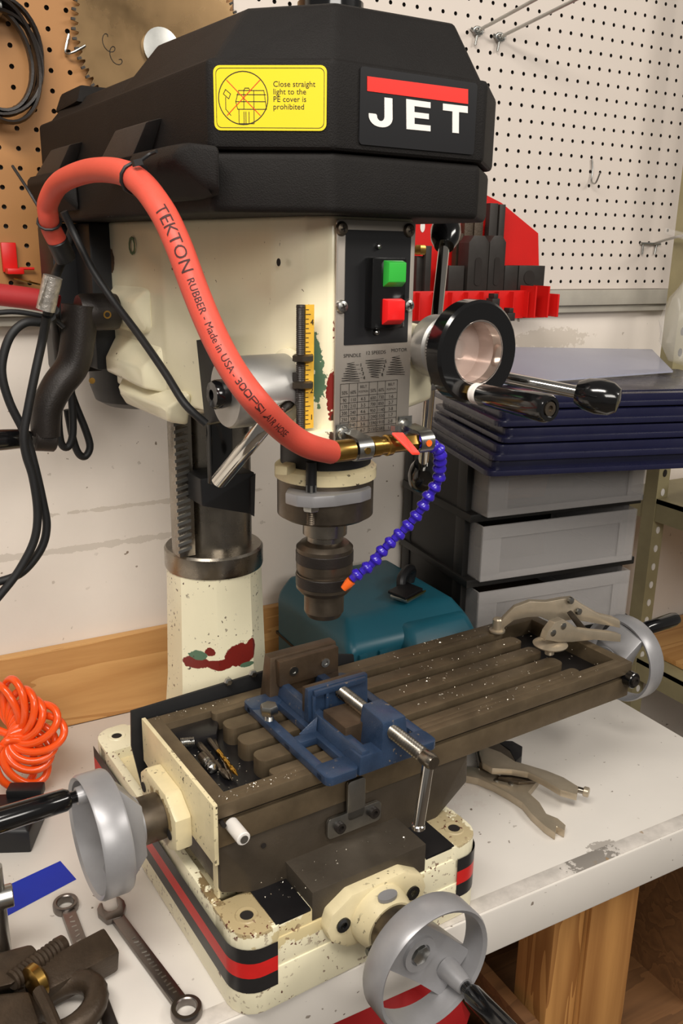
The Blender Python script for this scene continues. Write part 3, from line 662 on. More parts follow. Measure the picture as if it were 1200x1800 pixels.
# ---- quill lock lever (bent chrome rod) and black bracket on the column
lv = [am(548, 700, x=-.052), am(520, 704, x=-.066), am(495, 715, x=-.085), am(472, 738, x=-.105), am(440, 778, x=-.118), am(385, 845, x=-.128)]
part('lock_lever', tube(smooth_path(lv, 6), .0078, 20), 'chrome', mill)
part('lever_collar', cyl(.010, 0, .012, 20), 'zinc', mill, T(*am(498, 742, x=-.062)) @ AX_NX)
bk = part('column_bracket', hull([am(352, 842, x=-.05), am(448, 830, x=.005), am(448, 905, x=.005), am(355, 890, x=-.05), am(352, 842, x=-.05)+Vector((0, .05, 0)), am(448, 830, x=.005)+Vector((0, .05, 0)), am(448, 905, x=.005)+Vector((0, .05, 0)), am(355, 890, x=-.05)+Vector((0, .05, 0))], .002), 'black', mill)
part('bracket_arm', bar(am(388, 846, x=-.055), am(385, 742, x=-.055), .034, .008, .001, 20), 'blackgloss', bk)
part('bracket_tongue', hull([am(345, 598, x=-.095), am(372, 594, x=-.095), am(392, 740, x=-.09), am(360, 742, x=-.09), am(345, 598, x=-.083), am(372, 594, x=-.083), am(392, 740, x=-.07), am(360, 742, x=-.07)]), 'black', bk)
part('bracket_lip', hull([am(432, 842, x=.004), am(449, 832, x=.006), am(447, 908, x=.006), am(432, 893, x=.004), am(441, 840, x=-.006), am(441, 905, x=-.006)]), 'black', bk)
# ---- motor behind the column
part('motor', lathe([(.06, .548), (.074, .556), (.08, .575), (.08, .79)], 40), 'black', mill, T(-.02, .325, 0))
mb_ = part('motor_box', boxr(-.15, -.09, .295, .36, .60, .79, .006), 'black', mill)
part('motor_screw', cyl(.004, 0, .002, 10), 'brass', mill, T(*am(161, 669, y=.243)) @ AX_NY)
part('motor_mount', boxr(-.12, .08, .235, .30, .61, .79, .004), 'black', mill)
# ---- elevation crank, black
ck = G()
hubc = am(190, 548, x=-.118)
ax0 = Vector((-.10, hubc.y, hubc.z)); 
part('crank_hub', lathe([(.021, 0), (.022, .004), (.022, .042), (.020, .046)], 28), 'blackiron', mill, T(-.108, hubc.y, hubc.z) @ AX_NX)
part('hub_set_screw', lathe([(.0048, 0), (.0048, .0015), (.003, .0015), (.003, 0)], 14), 'brass', mill, T(*am(188, 553, y=hubc.y-.0205)) @ AX_NY)
yc = hubc.y
pts = [am(140, 536, y=yc), am(138, 585, y=yc), am(128, 640, y=yc), am(100, 680, y=yc), am(82, 720, y=yc), am(80, 765, y=yc)]
v, f = tube(smooth_path(pts, 6), [.021-.004*k/30 for k in range(31)], 16)
cen = sum((p.y for p in v))/len(v)
part('crank_arm', ([Vector((p.x, cen+(p.y-cen)*1.15, p.z)) for p in v], f), 'blackiron', mill)
part('crank_end', rod(am(97, 772, y=yc), am(58, 770, y=yc), .0155, 20, .002), 'blackiron', mill)
part('crank_handle', lathe([(.0085, 0), (.0115, .006), (.0125, .03), (.0135, .09), (.012, .11), (0, .112)], 24), 'blackgloss', mill, axis(am(54, 770, y=yc), am(-40, 776, y=yc)))
# ---- belt cover
def grow(poly, e):
    cx = sum(p[0] for p in poly)/len(poly); cy = sum(p[1] for p in poly)/len(poly)
    return [(cx+(x-cx)*(1+e/.15), cy+(y-cy)*(1+e/.29)) for x, y in poly]
CP = [(-.071, -.2485), (.086, -.2485), (.152, -.187), (.152, .30), (.11, .345), (-.11, .345), (-.15, .31), (-.15, -.187)]
low = part('cover_lower', prism(grow(CP, -.0025), .791, .8375, .006, 3), 'blackplastic', mill)
cov = G()
cov.add(prism(CP, .8385, .9055, .005, 3))
CPi = [(-.071, -.2485), (.086, -.2485), (.152, -.187), (.152, .05), (-.15, .05), (-.15, -.187)]
cov.add(prism([(x*.985, y+.002) for x, y in CPi], .898, .952, .006, 3, top_in=[(-.052, -.219), (.066, -.224), (.103, -.165), (.103, .0), (-.110, .012), (-.101, -.161)]))
CPb = [(-.147, .0), (.147, .0), (.147, .30), (.11, .338), (-.11, .338), (-.147, .305)]
cov.add(prism(CPb, .898, .930, .006, 3, top_in=[(-.118, .02), (.118, .02), (.118, .28), (.09, .31), (-.09, .31), (-.122, .29)]))
cov.add(hull([(-.135, .20, .92), (-.13, .31, .92), (-.125, .215, .941), (-.125, .295, .941), (.1, .2, .92), (.1, .31, .92), (.09, .215, .941), (.09, .295, .941)], .004))
up = cov.build('cover_upper', 'blackplastic', mill, smooth=30)
part('spindle_cap', lathe([(.030, .95), (.030, .975), (.027, .978), (0, .978)], 36), 'blackgloss', up, T(0.0, -.128, 0))
for (y0, y1, y2, y3) in ((-.0905, .001, .0425, -.055), (.1403, .225, .29, .19)):
    part('cover_lug', hull([(-.149, y0, .872), (-.149, y1, .873), (-.149, y2, .84), (-.149, y3, .84), (-.163, y0+.004, .868), (-.163, y1-.004, .868), (-.166, y2, .842), (-.166, y3, .842)], .002), 'blackplastic2', up)
part('latch_bump', hull([(-.148, -.045, .846), (-.170, -.055, .843), (-.176, -.075, .832), (-.170, -.185, .843), (-.178, -.175, .832), (-.149, -.204, .84), (-.149, -.205, .80), (-.149, -.045, .80), (-.170, -.06, .805)], .004, 3), 'blackplastic', up)
part('latch_bump', hull([(-.148, .32, .846), (-.170, .31, .843), (-.176, .29, .832), (-.170, .19, .843), (-.178, .2, .832), (-.149, .175, .84), (-.149, .17, .80), (-.149, .32, .80)], .004, 3), 'blackplastic', up)
# badge
FY = -.2490
bx0, bx1 = -.0475, .0735
bg = part('name_badge', prism(rrect(bx0, bx1, .8445, .9015, .003), 0, .0009), 'badgeblack', mill, T(0, FY, 0) @ RX(90), label='black badge with red bar and white letters')
BY = T(0, FY-.0010, 0) @ RX(90)
def pz(px, py): p = am(px, py, y=FY-.001); return (p.x, p.z)
part('badge_bar', prism([pz(645, 160), pz(822, 183), pz(822, 157), pz(645, 134)], 0, .0004), 'badgered', bg, BY)
def letter(strokes, q):
    """strokes in a unit box mapped to four pixel corners bl, br, tr, tl"""
    bl, br, tr_, tl = [Vector(pz(*c)) for c in q]; g = G()
    for poly in strokes:
        pp = []
        for u, w in poly:
            p = bl*(1-u)*(1-w)+br*u*(1-w)+tr_*u*w+tl*(1-u)*w; pp.append((p.x, p.y))
        g.add(prism(pp, 0, .0004), BY)
    return g
def arc(cx, cy, rx, ry, a0, a1, n=8): return [(cx+rx*math.cos(R(a0+(a1-a0)*i/n)), cy+ry*math.sin(R(a0+(a1-a0)*i/n))) for i in range(n+1)]
Jp = [(.66, 1), (.66, .36)]+arc(.5, .36, .16, .16, 0, -180)+[(.30, .42), (0, .42), (0, .34)]+arc(.46, .34, .46, .34, 180, 270)+arc(.54, .34, .46, .34, 270, 360)+[(1, 1)]
Ep = [(0, 0), (1, 0), (1, .2), (.33, .2), (.33, .41), (.93, .41), (.93, .6), (.33, .6), (.33, .8), (1, .8), (1, 1), (0, 1)]
Tp = [(.38, 0), (.64, 0), (.64, .76), (1, .76), (1, 1), (0, 1), (0, .76), (.38, .76)]
for nm, st_, q in (('letter', Jp, ((647.5, 221), (689.5, 226), (689, 173), (648, 168))), ('letter', Ep, ((714, 227), (756, 231), (756, 180), (713.5, 174))), ('letter', Tp, ((778, 231.5), (821, 236), (821.5, 187), (778, 182)))):
    letter([st_], q).build(nm, 'white', bg, smooth=0)
# yellow sticker on the left front facet
f0, f1 = Vector((-.15, -.187, 0)), Vector((-.071, -.2485, 0)); fd = (f1-f0).normalized(); fn = Vector((fd.y, -fd.x, 0))
if fn.y > 0: fn = -fn
SM = Matrix(((fd.x, 0, fn.x, f0.x), (fd.y, 0, fn.y, f0.y), (0, 1, 0, 0), (0, 0, 0, 1))) @ T(0, 0, .0004)
sx0_, sx1_, sz0, sz1 = .005, .0945, .8525, .8995
stk = part('warning_sticker', prism(rrect(sx0_, sx1_, sz0, sz1, .005), 0, .0005), 'yellow', mill, SM, label='yellow warning sticker with crossed-out lamp drawing')
ST = SM @ T(0, 0, .0007)
def ring2(poly, poly2):
    n = len(poly); return [Vector((*p, 0)) for p in poly]+[Vector((*p, 0)) for p in poly2], [[i, (i+1) % n, n+(i+1) % n, n+i] for i in range(n)]
def seg(a, b, w=.0005):
    a, b = Vector(a), Vector(b); d = (b-a).normalized()*w/2; n_ = Vector((-d.y, d.x))
    return [Vector((*(a+n_-d), 0)), Vector((*(b+n_+d), 0)), Vector((*(b-n_+d), 0)), Vector((*(a-n_-d), 0))], [[3, 2, 1, 0]]
g = G()
g.add(ring2(rrect(sx0_+.0018, sx1_-.0018, sz0+.0018, sz1-.0018, .0042), rrect(sx0_+.0022, sx1_-.0022, sz0+.0022, sz1-.0022, .004)), ST)
cx, cz = .0285, .876; e_ = lambda k: [(cx+.0200*k*math.cos(2*math.pi*i/40), cz+.0195*k*math.sin(2*math.pi*i/40)) for i in range(40)]
g.add(ring2(e_(1), e_(.965)), ST)
for a, b in (((.024, .868), (.047, .868)), ((.0235, .8785), (.0465, .8785)), ((.0225, .8735), (.046, .8735)), ((.024, .868), (.0225, .8735)), ((.0225, .8735), (.025, .8815)), ((.025, .8815), (.045, .8815)), ((.045, .8815), (.047, .868)), ((.029, .868), (.029, .8815)), ((.037, .868), (.037, .8815)), ((.025, .868), (.025, .8575)), ((.037, .868), (.037, .8575)), ((.025, .8575), (.037, .8575)), ((.029, .8575), (.029, .866)), ((.033, .8575), (.033, .866)), ((.0305, .8575), (.0305, .866)), ((.029, .8815), (.030, .8832)), ((.030, .8832), (.033, .8832)), ((.033, .8832), (.034, .8815)), ((.0128, .879), (.017, .8755)), ((.017, .8755), (.0185, .879)), ((.0185, .879), (.0145, .8822)), ((.0145, .8822), (.0128, .879)), ((.0145, .8765), (.0145, .8680)), ((.0145, .8680), (.0185, .8635))):
    g.add(seg(a, b), ST)
for ln, z in (('Close straight', .8842), ('light to the', .8788), ('PE cover is', .8734), ('prohibited', .8680)): g.add(text(ln, .0058, .0, 'LEFT', 1.02), ST @ T(.0522, z, 0))
g.build('sticker_print', 'ink', stk, smooth=0)
g = G().add(seg((.0155, .8635), (.042, .889), .0005), ST @ T(0, 0, .0001)).add(seg((.0155, .889), (.042, .8635), .0005), ST @ T(0, 0, .0001))
g.build('sticker_cross', 'badgered', stk, smooth=0)
# ---- front plate with switch and speed chart
PY = -.2055
PM = T(0, PY-.002, 0) @ RX(90)
pp = lambda px, py: (lambda p: (p.x, p.z))(am(px, py, y=PY-.002))
fp = part('front_plate', prism(rrect(-.0405, .0452, .5885, .7885, .003), -.002, 0, .0004), 'plate', mill, PM)
a, b = pp(603, 603), pp(721, 405)
part('switch_panel', prism(rrect(-.0315, .0400, .6800, .7800, .001), 0, .0006), 'black', fp, PM)
sw = part('switch_body', boxr(-.010, .0275, PY-.014, PY-.002, .6945, .7570, .002), 'blackgloss', fp)
for nm, m, z0, z1 in (('green_button', 'green', .7310, .7548), ('red_button', 'redbutton', .6975, .7215)):
    part(nm, hull([(.0015, PY-.013, z0), (.0235, PY-.013, z0), (.0015, PY-.013, z1), (.0235, PY-.013, z1), (.003, PY-.021, z0+.005), (.022, PY-.021, z0+.005), (.003, PY-.021, z1-.002), (.022, PY-.021, z1-.002)], .0008), m, sw)
def pan_screw(p, r, m, par):
    s = part('plate_screw', lathe([(r, 0), (r, .001), (r*.8, .003), (r*.3, .004), (0, .0042)], 20), m, par, T(*p) @ AX_NY)
    for a in (20, 110): part('screw_slot', box(r*.9, r*.22, .0006), 'hole', s, T(*p) @ AX_NY @ RZ(a) @ T(0, 0, .0041))
for px, py, m in ((600, 402, 'darksteel'), (718, 405, 'darksteel'), (600, 539, 'zinc'), (717, 537, 'zinc')):
    pan_screw(am(px, py, y=PY-.0022), .0062, m, fp)
for px, py in ((664, 433), (660, 584)): pan_screw(am(px, py, y=PY-.003), .0028, 'zinc', fp)
g = G(); PT = PM @ T(0, 0, .0004)
for s_, x, z in (('SPINDLE', -.0318, .6690), ('12 SPEEDS', -.0075, .6705), ('MOTOR', .0215, .6715)): g.add(text(s_, .0046, 0, 'LEFT', 1.12), PT @ T(x, z, 0))
def pulley(cx, z0, z1, w0, w1, k=8):
    for i in range(k):
        t_ = i/(k-1); w = w0+(w1-w0)*(int(t_*3.99)/3); z = z0+(z1-z0)*t_
        g.add(seg((cx-w, z), (cx+w, z-.0012), .0006), PT); g.add(seg((cx-w, z), (cx+w*.9, z+.0010), .0004), PT)
pulley(-.0235, .6480, .6632, .0095, .004); pulley(.0035, .6500, .6650, .0045, .0105); pulley(.0275, .6510, .6665, .0105, .0045)
for i in range(4):
    g.add(text(str(i+1), .0042), PT @ T(-.0135+.0013*i, .6600-.0040*i, 0)); g.add(text(str(i+5), .0042), PT @ T(.0145-.0012*i, .6618-.0040*i, 0))
    g.add(seg((-.0185+.002*i, .6616-.0040*i), (-.0145+.0013*i, .6616-.0040*i), .0003), PT)
X = [-.0340, -.0255, -.0165, -.0035, .0065, .0155, .0290+.001]; X = [-.0345, -.0250, -.0155, -.0025, .0070, .0160, .0300]
Z = [.6415, .6295, .6235, .6175, .6115, .6055, .5995, .5935]; Z = [z+.0035 for z in Z]
for x in X: g.add(seg((x, Z[0]), (x, Z[-1]), .00045), PT)
for z in Z: g.add(seg((X[0], z), (X[-1], z), .00045), PT)
rows = [('90', '110', '4-5', '600', '730', '1-6'), ('170', '210', '3-5', '700', '850', '2-7'), ('200', '240', '4-6', '950', '1140', '3-8'), ('250', '300', '2-5', '1290', '1550', '1-7'), ('280', '340', '3-6', '1590', '1910', '2-8'), ('360', '440', '4-7', '2150', '2580', '1-8')]
hd = ('50%', '60%', 'BELT\nPOSITION', '50%', '60%', 'BELT\nPOSITION')
for j in range(6):
    cxm = (X[j]+X[j+1])/2
    if '\n' in hd[j]:
        g.add(text('BELT', .0036, 0, 'CENTER'), PT @ T(cxm, Z[0]-.0050, 0)); g.add(text('POSITION', .0027, 0, 'CENTER', .88), PT @ T(cxm, Z[0]-.0092, 0))
    else: g.add(text(hd[j], .0046, 0, 'CENTER', .86), PT @ T(cxm, Z[1]+.0022, 0))
    for i in range(6): g.add(text(rows[i][j], .0046, 0, 'CENTER', .92), PT @ T(cxm, Z[i+2]+.0012, 0))
g.build('speed_chart', 'ink', fp, smooth=0)
# white scribble on the cover's lower left side
g = G(); p0 = am(190, 362, x=-.1465)
for k in range(9):
    a = Vector((random.uniform(-.006, .006), random.uniform(-.010, .010))); b = a+Vector((random.uniform(-.004, .004), random.uniform(-.003, .003)))
    v, f = seg(a, b, .0005); g.add((v, f), T(-.1462, p0.y, p0.z) @ Matrix(((0, 0, -1, 0), (-1, 0, 0, 0), (0, 1, 0, 0), (0, 0, 0, 1))))
g.build('chalk_mark', 'white', low, smooth=0)
# ================================================================ hose, valve and coolant line (mill frame)
def mthing(name, label, cat, base, group=None): return thing(name, label, cat, mw(base), TH, group)
def world_thing(name, label, cat, loc, group=None): return thing(name, label, cat, loc, 0, group)
hb = Vector((-.17, -.05, .0))
hose = mthing('air_hose', 'red rubber air hose arching down the left side of the machine', 'hose', hb)
hp_ = [am(101, 424, x=-.186), am(90, 402, x=-.193), am(85, 380, x=-.198), am(85, 355, x=-.200), am(105, 322, x=-.198), am(150, 302, x=-.196), am(200, 300, x=-.195), am(243, 318, x=-.194), am(283, 368, x=-.192), am(313, 430, x=-.188), am(342, 508, x=-.183), am(374, 585, x=-.177), am(410, 652, x=-.170), am(452, 708, x=-.158), am(500, 757, x=-.122), am(540, 783, x=-.094), Vector((-.058, -.230, .5885))]
hpath = smooth_path(hp_, 7)
part('hose_body', tube(hpath, .0108, 20), 'redhose', hose, org=hb, smooth=60)
def along(path, s):
    acc = 0
    for a, b in zip(path, path[1:]):
        L = (b-a).length
        if acc+L >= s: return a.lerp(b, (s-acc)/L), (b-a).normalized()
        acc += L
    return path[-1], (path[-1]-path[-2]).normalized()
part('shaded_hose_end', rod(am(100, 422, x=-.187), am(116, 456, x=-.176), .0118, 16, .001), 'black', hose, org=hb)  # made-up black end where the hose runs into shade
def fine(vf):
    bm = bmesh.new(); vs = [bm.verts.new(p) for p in vf[0]]
    for q in vf[1]:
        try: bm.faces.new([vs[i] for i in q])
        except ValueError: pass
    bmesh.ops.triangulate(bm, faces=bm.faces[:]); bmesh.ops.subdivide_edges(bm, edges=[e for e in bm.edges if e.calc_length() > .002], cuts=4, use_grid_fill=True); bmesh.ops.triangulate(bm, faces=bm.faces[:])
    return frombm(bm)
def wrap_text(s, size, s0, r, path, face, w0=0):
    v, f = fine(text(s, size, 0)); out = []
    for p in v:
        c, t = along(path, s0+p.x); n = (face-t*face.dot(t)).normalized(); b = n.cross(t)
        a = (p.y+w0)/r; out.append(c+(n*math.cos(a)-b*math.sin(a)*(-1))*r)
    return out, f
face = (MI @ CAM-Vector((-.18, -.05, .75))).normalized()
ki = min(range(len(hpath)), key=lambda i: (hpath[i]-am(288, 378, x=-.192)).length)
s0 = sum((b-a).length for a, b in zip(hpath[:ki+1], hpath[1:ki+1]))
part('hose_lettering', wrap_text('TEKTON', .0145, s0, .0111, hpath, face, -.006), 'hoseprint', hose, org=hb, smooth=0)
part('hose_lettering', wrap_text('RUBBER - Made in USA - 300PSI AIR HOSE', .0085, s0+.062, .0111, hpath, face, -.004), 'hoseprint', hose, org=hb, smooth=0)
rh0 = am(20, 520, y=.27)
rhs = mthing('red_hose', 'dull red hose running along the wall behind the black cords at left', 'hose', rh0)
part('hose_body', tube(smooth_path([am(-620, 640, y=.30), am(-420, 520, y=.28), am(-200, 500, y=.27), am(-40, 514, y=.27), am(40, 523, y=.27), am(80, 530, y=.268), am(100, 537, y=.262)], 6), .0135, 16), 'redhose2', rhs, org=rh0, smooth=60)
def tie(path_i, tail):
    c = hpath[path_i]; t = (hpath[path_i+1]-hpath[path_i-1]).normalized(); u = t.orthogonal().normalized(); w = t.cross(u)
    g = G().add(tube([c+(u*math.cos(k*.5236)+w*math.sin(k*.5236))*.0122 for k in range(12)], .0016, 6, True)); g.add(tube(smooth_path(tail, 4), .0016, 6)); g.add(bar(tail[0]-Vector((.003, 0, 0)), tail[0]+Vector((.004, 0, .002)), .006, .005))
    g.build('cable_tie', 'rubber', hose, org=hb)
i1 = min(range(len(hpath)), key=lambda i: (hpath[i]-am(243, 318, x=-.19)).length); i2 = min(range(len(hpath)), key=lambda i: (hpath[i]-am(85, 378, x=-.195)).length)
tie(i1, [am(240, 288, x=-.198), am(262, 272, x=-.185), am(275, 266, x=-.181)])
tie(i2, [am(72, 372, x=-.206), am(50, 335, x=-.215), am(22, 292, x=-.22)])
# brass valve, clips, blue segments
vb = Vector((0, -.23, .5875))
cl = mthing('coolant_line', 'blue segmented coolant line with brass valve and red lever under the front plate', 'hose', vb)
VX = lambda x: Vector((x, -.230, .5885-.004*(x+.058)))
def vp(name, prof, x0, m, par=cl, n=28): return part(name, lathe(prof, n), m, par, axis(VX(x0), VX(x0+.02)), org=vb)
vp('ferrule', [(.0095, 0), (.0100, .001), (.0100, .024), (.0085, .025)], -.0595, 'brass')
vp('valve_body', [(.0085, 0), (.0098, .001), (.0098, .010), (.0086, .011), (.0086, .018), (.0100, .019), (.0100, .024), (.0080, .025), (.0080, .04)], -.0165, 'brass')
vp('swivel', [(.0075, 0), (.0085, .002), (.0085, .016), (.006, .018)], .022, 'brass', n=6)
part('valve_stem', cyl(.004, 0, .012, 12), 'zinc', cl, T(.014, -.232, .5945), org=vb)
lvp = [am(688, 764, y=-.240), am(708, 764, y=-.243), am(738, 800, y=-.252), am(724, 800, y=-.252)]
part('valve_lever', hull([p+Vector((0, 0, d)) for p in lvp for d in (0, .0022)], .0006), 'redlever', cl, org=vb)
part('lever_nut', cyl(.0042, 0, .005, 6), 'zinc', cl, T(*am(693, 757, y=-.236)), org=vb)
for x0, (sxp, syp) in ((-.0345, (602, 762)), (.036, (710, 747))):
    s_ = am(sxp, syp, y=PY-.002); c = VX(x0+.009); r_ = .0112
    ringp = [c+Vector((0, -r_*math.cos(a), -r_*math.sin(a))) for a in [R(-75+15*k) for k in range(15)]]
    g = G(); v, f = [], []
    pth = [Vector((s_.x, s_.y-.0017, s_.z+.009)), Vector((s_.x, s_.y-.0017, s_.z-.006)), Vector((c.x, s_.y-.0017, c.z+.013))]+ringp
    for p in pth: v += [p-Vector((.008, 0, 0)), p+Vector((.008, 0, 0))]
    for k in range(len(pth)-1): f.append([2*k, 2*k+1, 2*k+3, 2*k+2])
    k = len(v); v += [p+Vector((0, .0009, -.0002)) for p in v]; f += [[q+k for q in F[::-1]] for F in f]
    cb = g.add((v, f)).build('hose_clip', 'zinc', cl, org=vb)
    part('clip_hole', cyl(.0033, 0, .0006, 14), 'brass' if x0 < 0 else 'orange', cb, T(c.x, c.y-r_-.0002, c.z) @ AX_NY, org=vb)
    s2 = part('clip_screw', lathe([(.0068, 0), (.0068, .001), (.0055, .0035), (.002, .0045), (0, .0046)], 20), 'zinc', cb, T(s_.x, s_.y-.0015, s_.z) @ AX_NY, org=vb)
    part('screw_washer', lathe([(.0085, -.0005), (.0085, .0006), (0, .0006)], 20), 'zinc', cb, T(s_.x, s_.y-.0012, s_.z) @ AX_NY, org=vb)
sg = [(905, 175), (960, 195), (1020, 215), (1062, 250), (1073, 300), (1070, 350), (1066, 410), (1060, 485), (1018, 570), (965, 648), (922, 728), (860, 812), (790, 892), (716, 965), (642, 1035), (572, 1108), (520, 1180), (445, 1245), (362, 1305), (300, 1370)]
sp = [am(550+x/4.8, 740+y/4.8, y=-.232+.052*min(1, max(0, (i-4)/15))) for i, (x, y) in enumerate(sg)]
for i in range(len(sp)-1):
    d = (sp[i+1]-sp[max(i-1, 0)]).normalized()
    part('segment', lathe([(.0030, -.0060), (.0050, -.0056), (.0066, -.0030), (.0070, -.0014), (.0068, -.0002), (.0054, .0012), (.0044, .0026), (.0042, .006)], 18), 'blueplastic', cl, axis(sp[i], sp[i]+d), org=vb, smooth=28)
part('nozzle_tip', lathe([(.0052, 0), (.0050, .004), (.0034, .012), (.0022, .012), (.0022, .006), (0, .006)], 18), 'orange', cl, axis(sp[-1]+(sp[-2]-sp[-1])*.35, sp[-1]+(sp[-1]-sp[-2])), org=vb)
# ---- cords at the left
cb_ = Vector((-.15, .05, .6))
pc = mthing('motor_cord', 'thin dark cord crossing the cream head towards the chrome lever', 'cord', cb_)
cpts = [am(112, 372, x=-.17), am(130, 410, x=-.16), am(160, 470, x=-.15), am(200, 530, x=-.135), am(245, 590, x=-.125), am(290, 655, x=-.118), am(325, 710, x=-.112), am(362, 745, x=-.095)]
part('cord_body', tube(smooth_path(cpts, 6), .0043, 12), 'rubber', pc, org=cb_)
vb2 = Vector((-.2, .2, .6))
ec = mthing('power_cord', 'coiled black power cord hanging in loops left of the crank', 'cord', vb2)
def cord(pts, y, r=.0050, par=ec, name='cord_loop', m='rubber'):
    P = [am(px, py, y=(yy if yy is not None else y)) for px, py, yy in [(p+(None,))[:3] for p in pts]]
    part(name, tube(smooth_path(P, 6), r, 12), m, par, org=vb2)
cord([(128, 400, .24), (116, 440, .24), (100, 478, .17), (88, 515, .125), (84, 552, .13)], .13, .0055, name='cord_drop')
cord([(86, 552, .13), (78, 566, .15), (45, 567), (20, 588), (6, 625), (4, 662), (18, 710), (45, 765), (60, 815), (75, 880), (82, 925), (72, 965), (40, 1005), (0, 1022), (-60, 1036), (-140, 1080), (-230, 1180)], .150)
cord([(82, 556, .13), (74, 600), (62, 655), (50, 715), (42, 765), (46, 800), (58, 840), (66, 900), (60, 950), (35, 1000), (5, 1040), (-40, 1090), (-110, 1150), (-200, 1200)], .142)
cord([(90, 556, .13), (96, 580, .2), (104, 650), (104, 700), (103, 745), (108, 780), (120, 785), (128, 760), (126, 700), (120, 650)], .255)
cord([(96, 545, .13), (100, 570, .25), (110, 640), (128, 700), (150, 755), (158, 785), (150, 802), (138, 797), (128, 770), (118, 720)], .268)
part('tape_wrap', rod(am(93, 486, y=.117), am(80, 545, y=.123), .0105, 12), 'silvertape', ec, org=vb2)
part('tape_tab', bar(am(90, 487, y=.113), am(72, 538, y=.115), .012, .0006, 0, 35), 'silvertape', ec, org=vb2)
cord([(-30, 553), (20, 548), (60, 553), (95, 562), (112, 575)], .16, .003, name='cord_lead')
# ================================================================ things on the wall
# saw blade
BC = Vector((.012, -.012, 1.945))
bl = world_thing('saw_blade', 'large circular saw blade hanging on the pegboard behind the belt cover', 'saw blade', BC)
pts = []
NT_ = 64
for i in range(NT_):
    a = 2*math.pi*i/NT_; da = 2*math.pi/NT_
    for fr, rr_ in ((0, .1235), (.25, .1235), (.38, .115), (.6, .1155), (.92, .1225)): pts.append((rr_*math.cos(a+da*fr), rr_*math.sin(a+da*fr)))
v = [Vector((x, 0, z)) for x, z in pts]+[Vector((x, .0025, z)) for x, z in pts]; n = len(pts)
f = [[i, i+n, (i+1) % n+n, (i+1) % n] for i in range(n)]
vi = [Vector((.008*math.cos(2*math.pi*i/n), 0, .008*math.sin(2*math.pi*i/n))) for i in range(n)]
v += vi; f += [[i, (i+1) % n, 2*n+(i+1) % n, 2*n+i] for i in range(n)]; f.append(list(range(n, 2*n))[::-1])
f.append(list(range(2*n, 3*n))[::-1])
part('blade_plate', (v, f), 'blade', bl, smooth=20)
for i in range(0, NT_): 
    a = 2*math.pi*(i+.1)/NT_
    part('carbide_tip', box(.0055, .0042, .003), 'stepblock', bl, RY(-math.degrees(a)) @ T(.1218, .001, 0))
part('blade_hub', lathe([(.026, 0), (.026, .006), (.010, .007), (0, .007)], 32), 'zinc', bl, T(-.002, 0, -.012) @ AX_NY)
g = G()
for k in range(26):
    t = k*.5; c = lambda t: Vector((-.082+.0016*t+.006*math.cos(t*1.1), -.0005, -.006-.0026*t+.007*math.sin(t*1.1)))
    g.add(rod(c(t), c(t+.5), .0005, 5))
g.build('pen_scribble', 'ink', bl)
def wire(name, label, pts, loc, r=.0022, group='wire hooks on the pegboards', m='zinc', extra=()):
    o = world_thing(name, label, 'hook', loc, group); L = Vector(loc)
    part('wire_arm', tube(smooth_path([p-L for p in pts], 5), r, 10), m, o)
    for nm, vf in extra: part(nm, ([p-L for p in vf[0]], vf[1]), m, o)
    return o
for (bx, by), (ex, ey), yy, lab in (((838, 55), (985, -25), -.17, 'long straight wire hook left of its twin near the top of the white pegboard'), ((877, 66), (1030, -10), -.17, 'long straight wire hook right of its twin near the top of the white pegboard')):
    b0 = aw(bx, by, y=-.004); e0 = aw(ex, ey, y=yy)
    wire('pegboard_hook', lab, [b0, b0.lerp(e0, .3), b0.lerp(e0, .7), e0], b0, .0028, extra=[('hook_foot', tube([b0+Vector((-.013, 0, .003)), b0+Vector((0, -.004, -.003)), b0+Vector((.013, 0, .004))], .0024, 8)), ('hook_leg', tube([b0+Vector((0, -.002, 0)), b0+Vector((-.004, -.002, -.022))], .0022, 8)), ('hook_loop', tube([b0+Vector((.010*math.cos(k*.7), -.003, .006*math.sin(k*.7))) for k in range(9)], .0020, 8, True))])
b0 = aw(1040, 280, y=-.003)
wire('pegboard_hook', 'small empty J hook in the middle of the white pegboard', [b0, aw(1041, 300, y=-.004), aw(1039, 318, y=-.006), aw(1046, 322, y=-.02), aw(1054, 304, y=-.03)], b0, .0016)
b0 = aw(1130, 430, y=-.003)
wire('pegboard_hook', 'angled wire bracket hook at the right end of the white pegboard', [aw(1150, 428, y=-.004), aw(1172, 421, y=-.06), aw(1215, 410, y=-.14)], b0, .0026, extra=[('hook_foot', rod(aw(1126, 428, y=-.004), aw(1160, 429, y=-.004), .0026)), ('hook_leg', rod(aw(1130, 428, y=-.004), aw(1128, 447, y=-.004), .002)), ('hook_leg', rod(aw(1154, 428, y=-.004), aw(1150, 447, y=-.004), .002))])
b0 = aw(122, 62, y=-.004)
wire('pegboard_hook', 'bent wire hook holding the saw blade on the tan pegboard', [aw(121, 60, y=-.003), aw(115, 92, y=-.006), aw(128, 92, y=-.014), aw(150, 80, y=-.016)], b0, .0017)
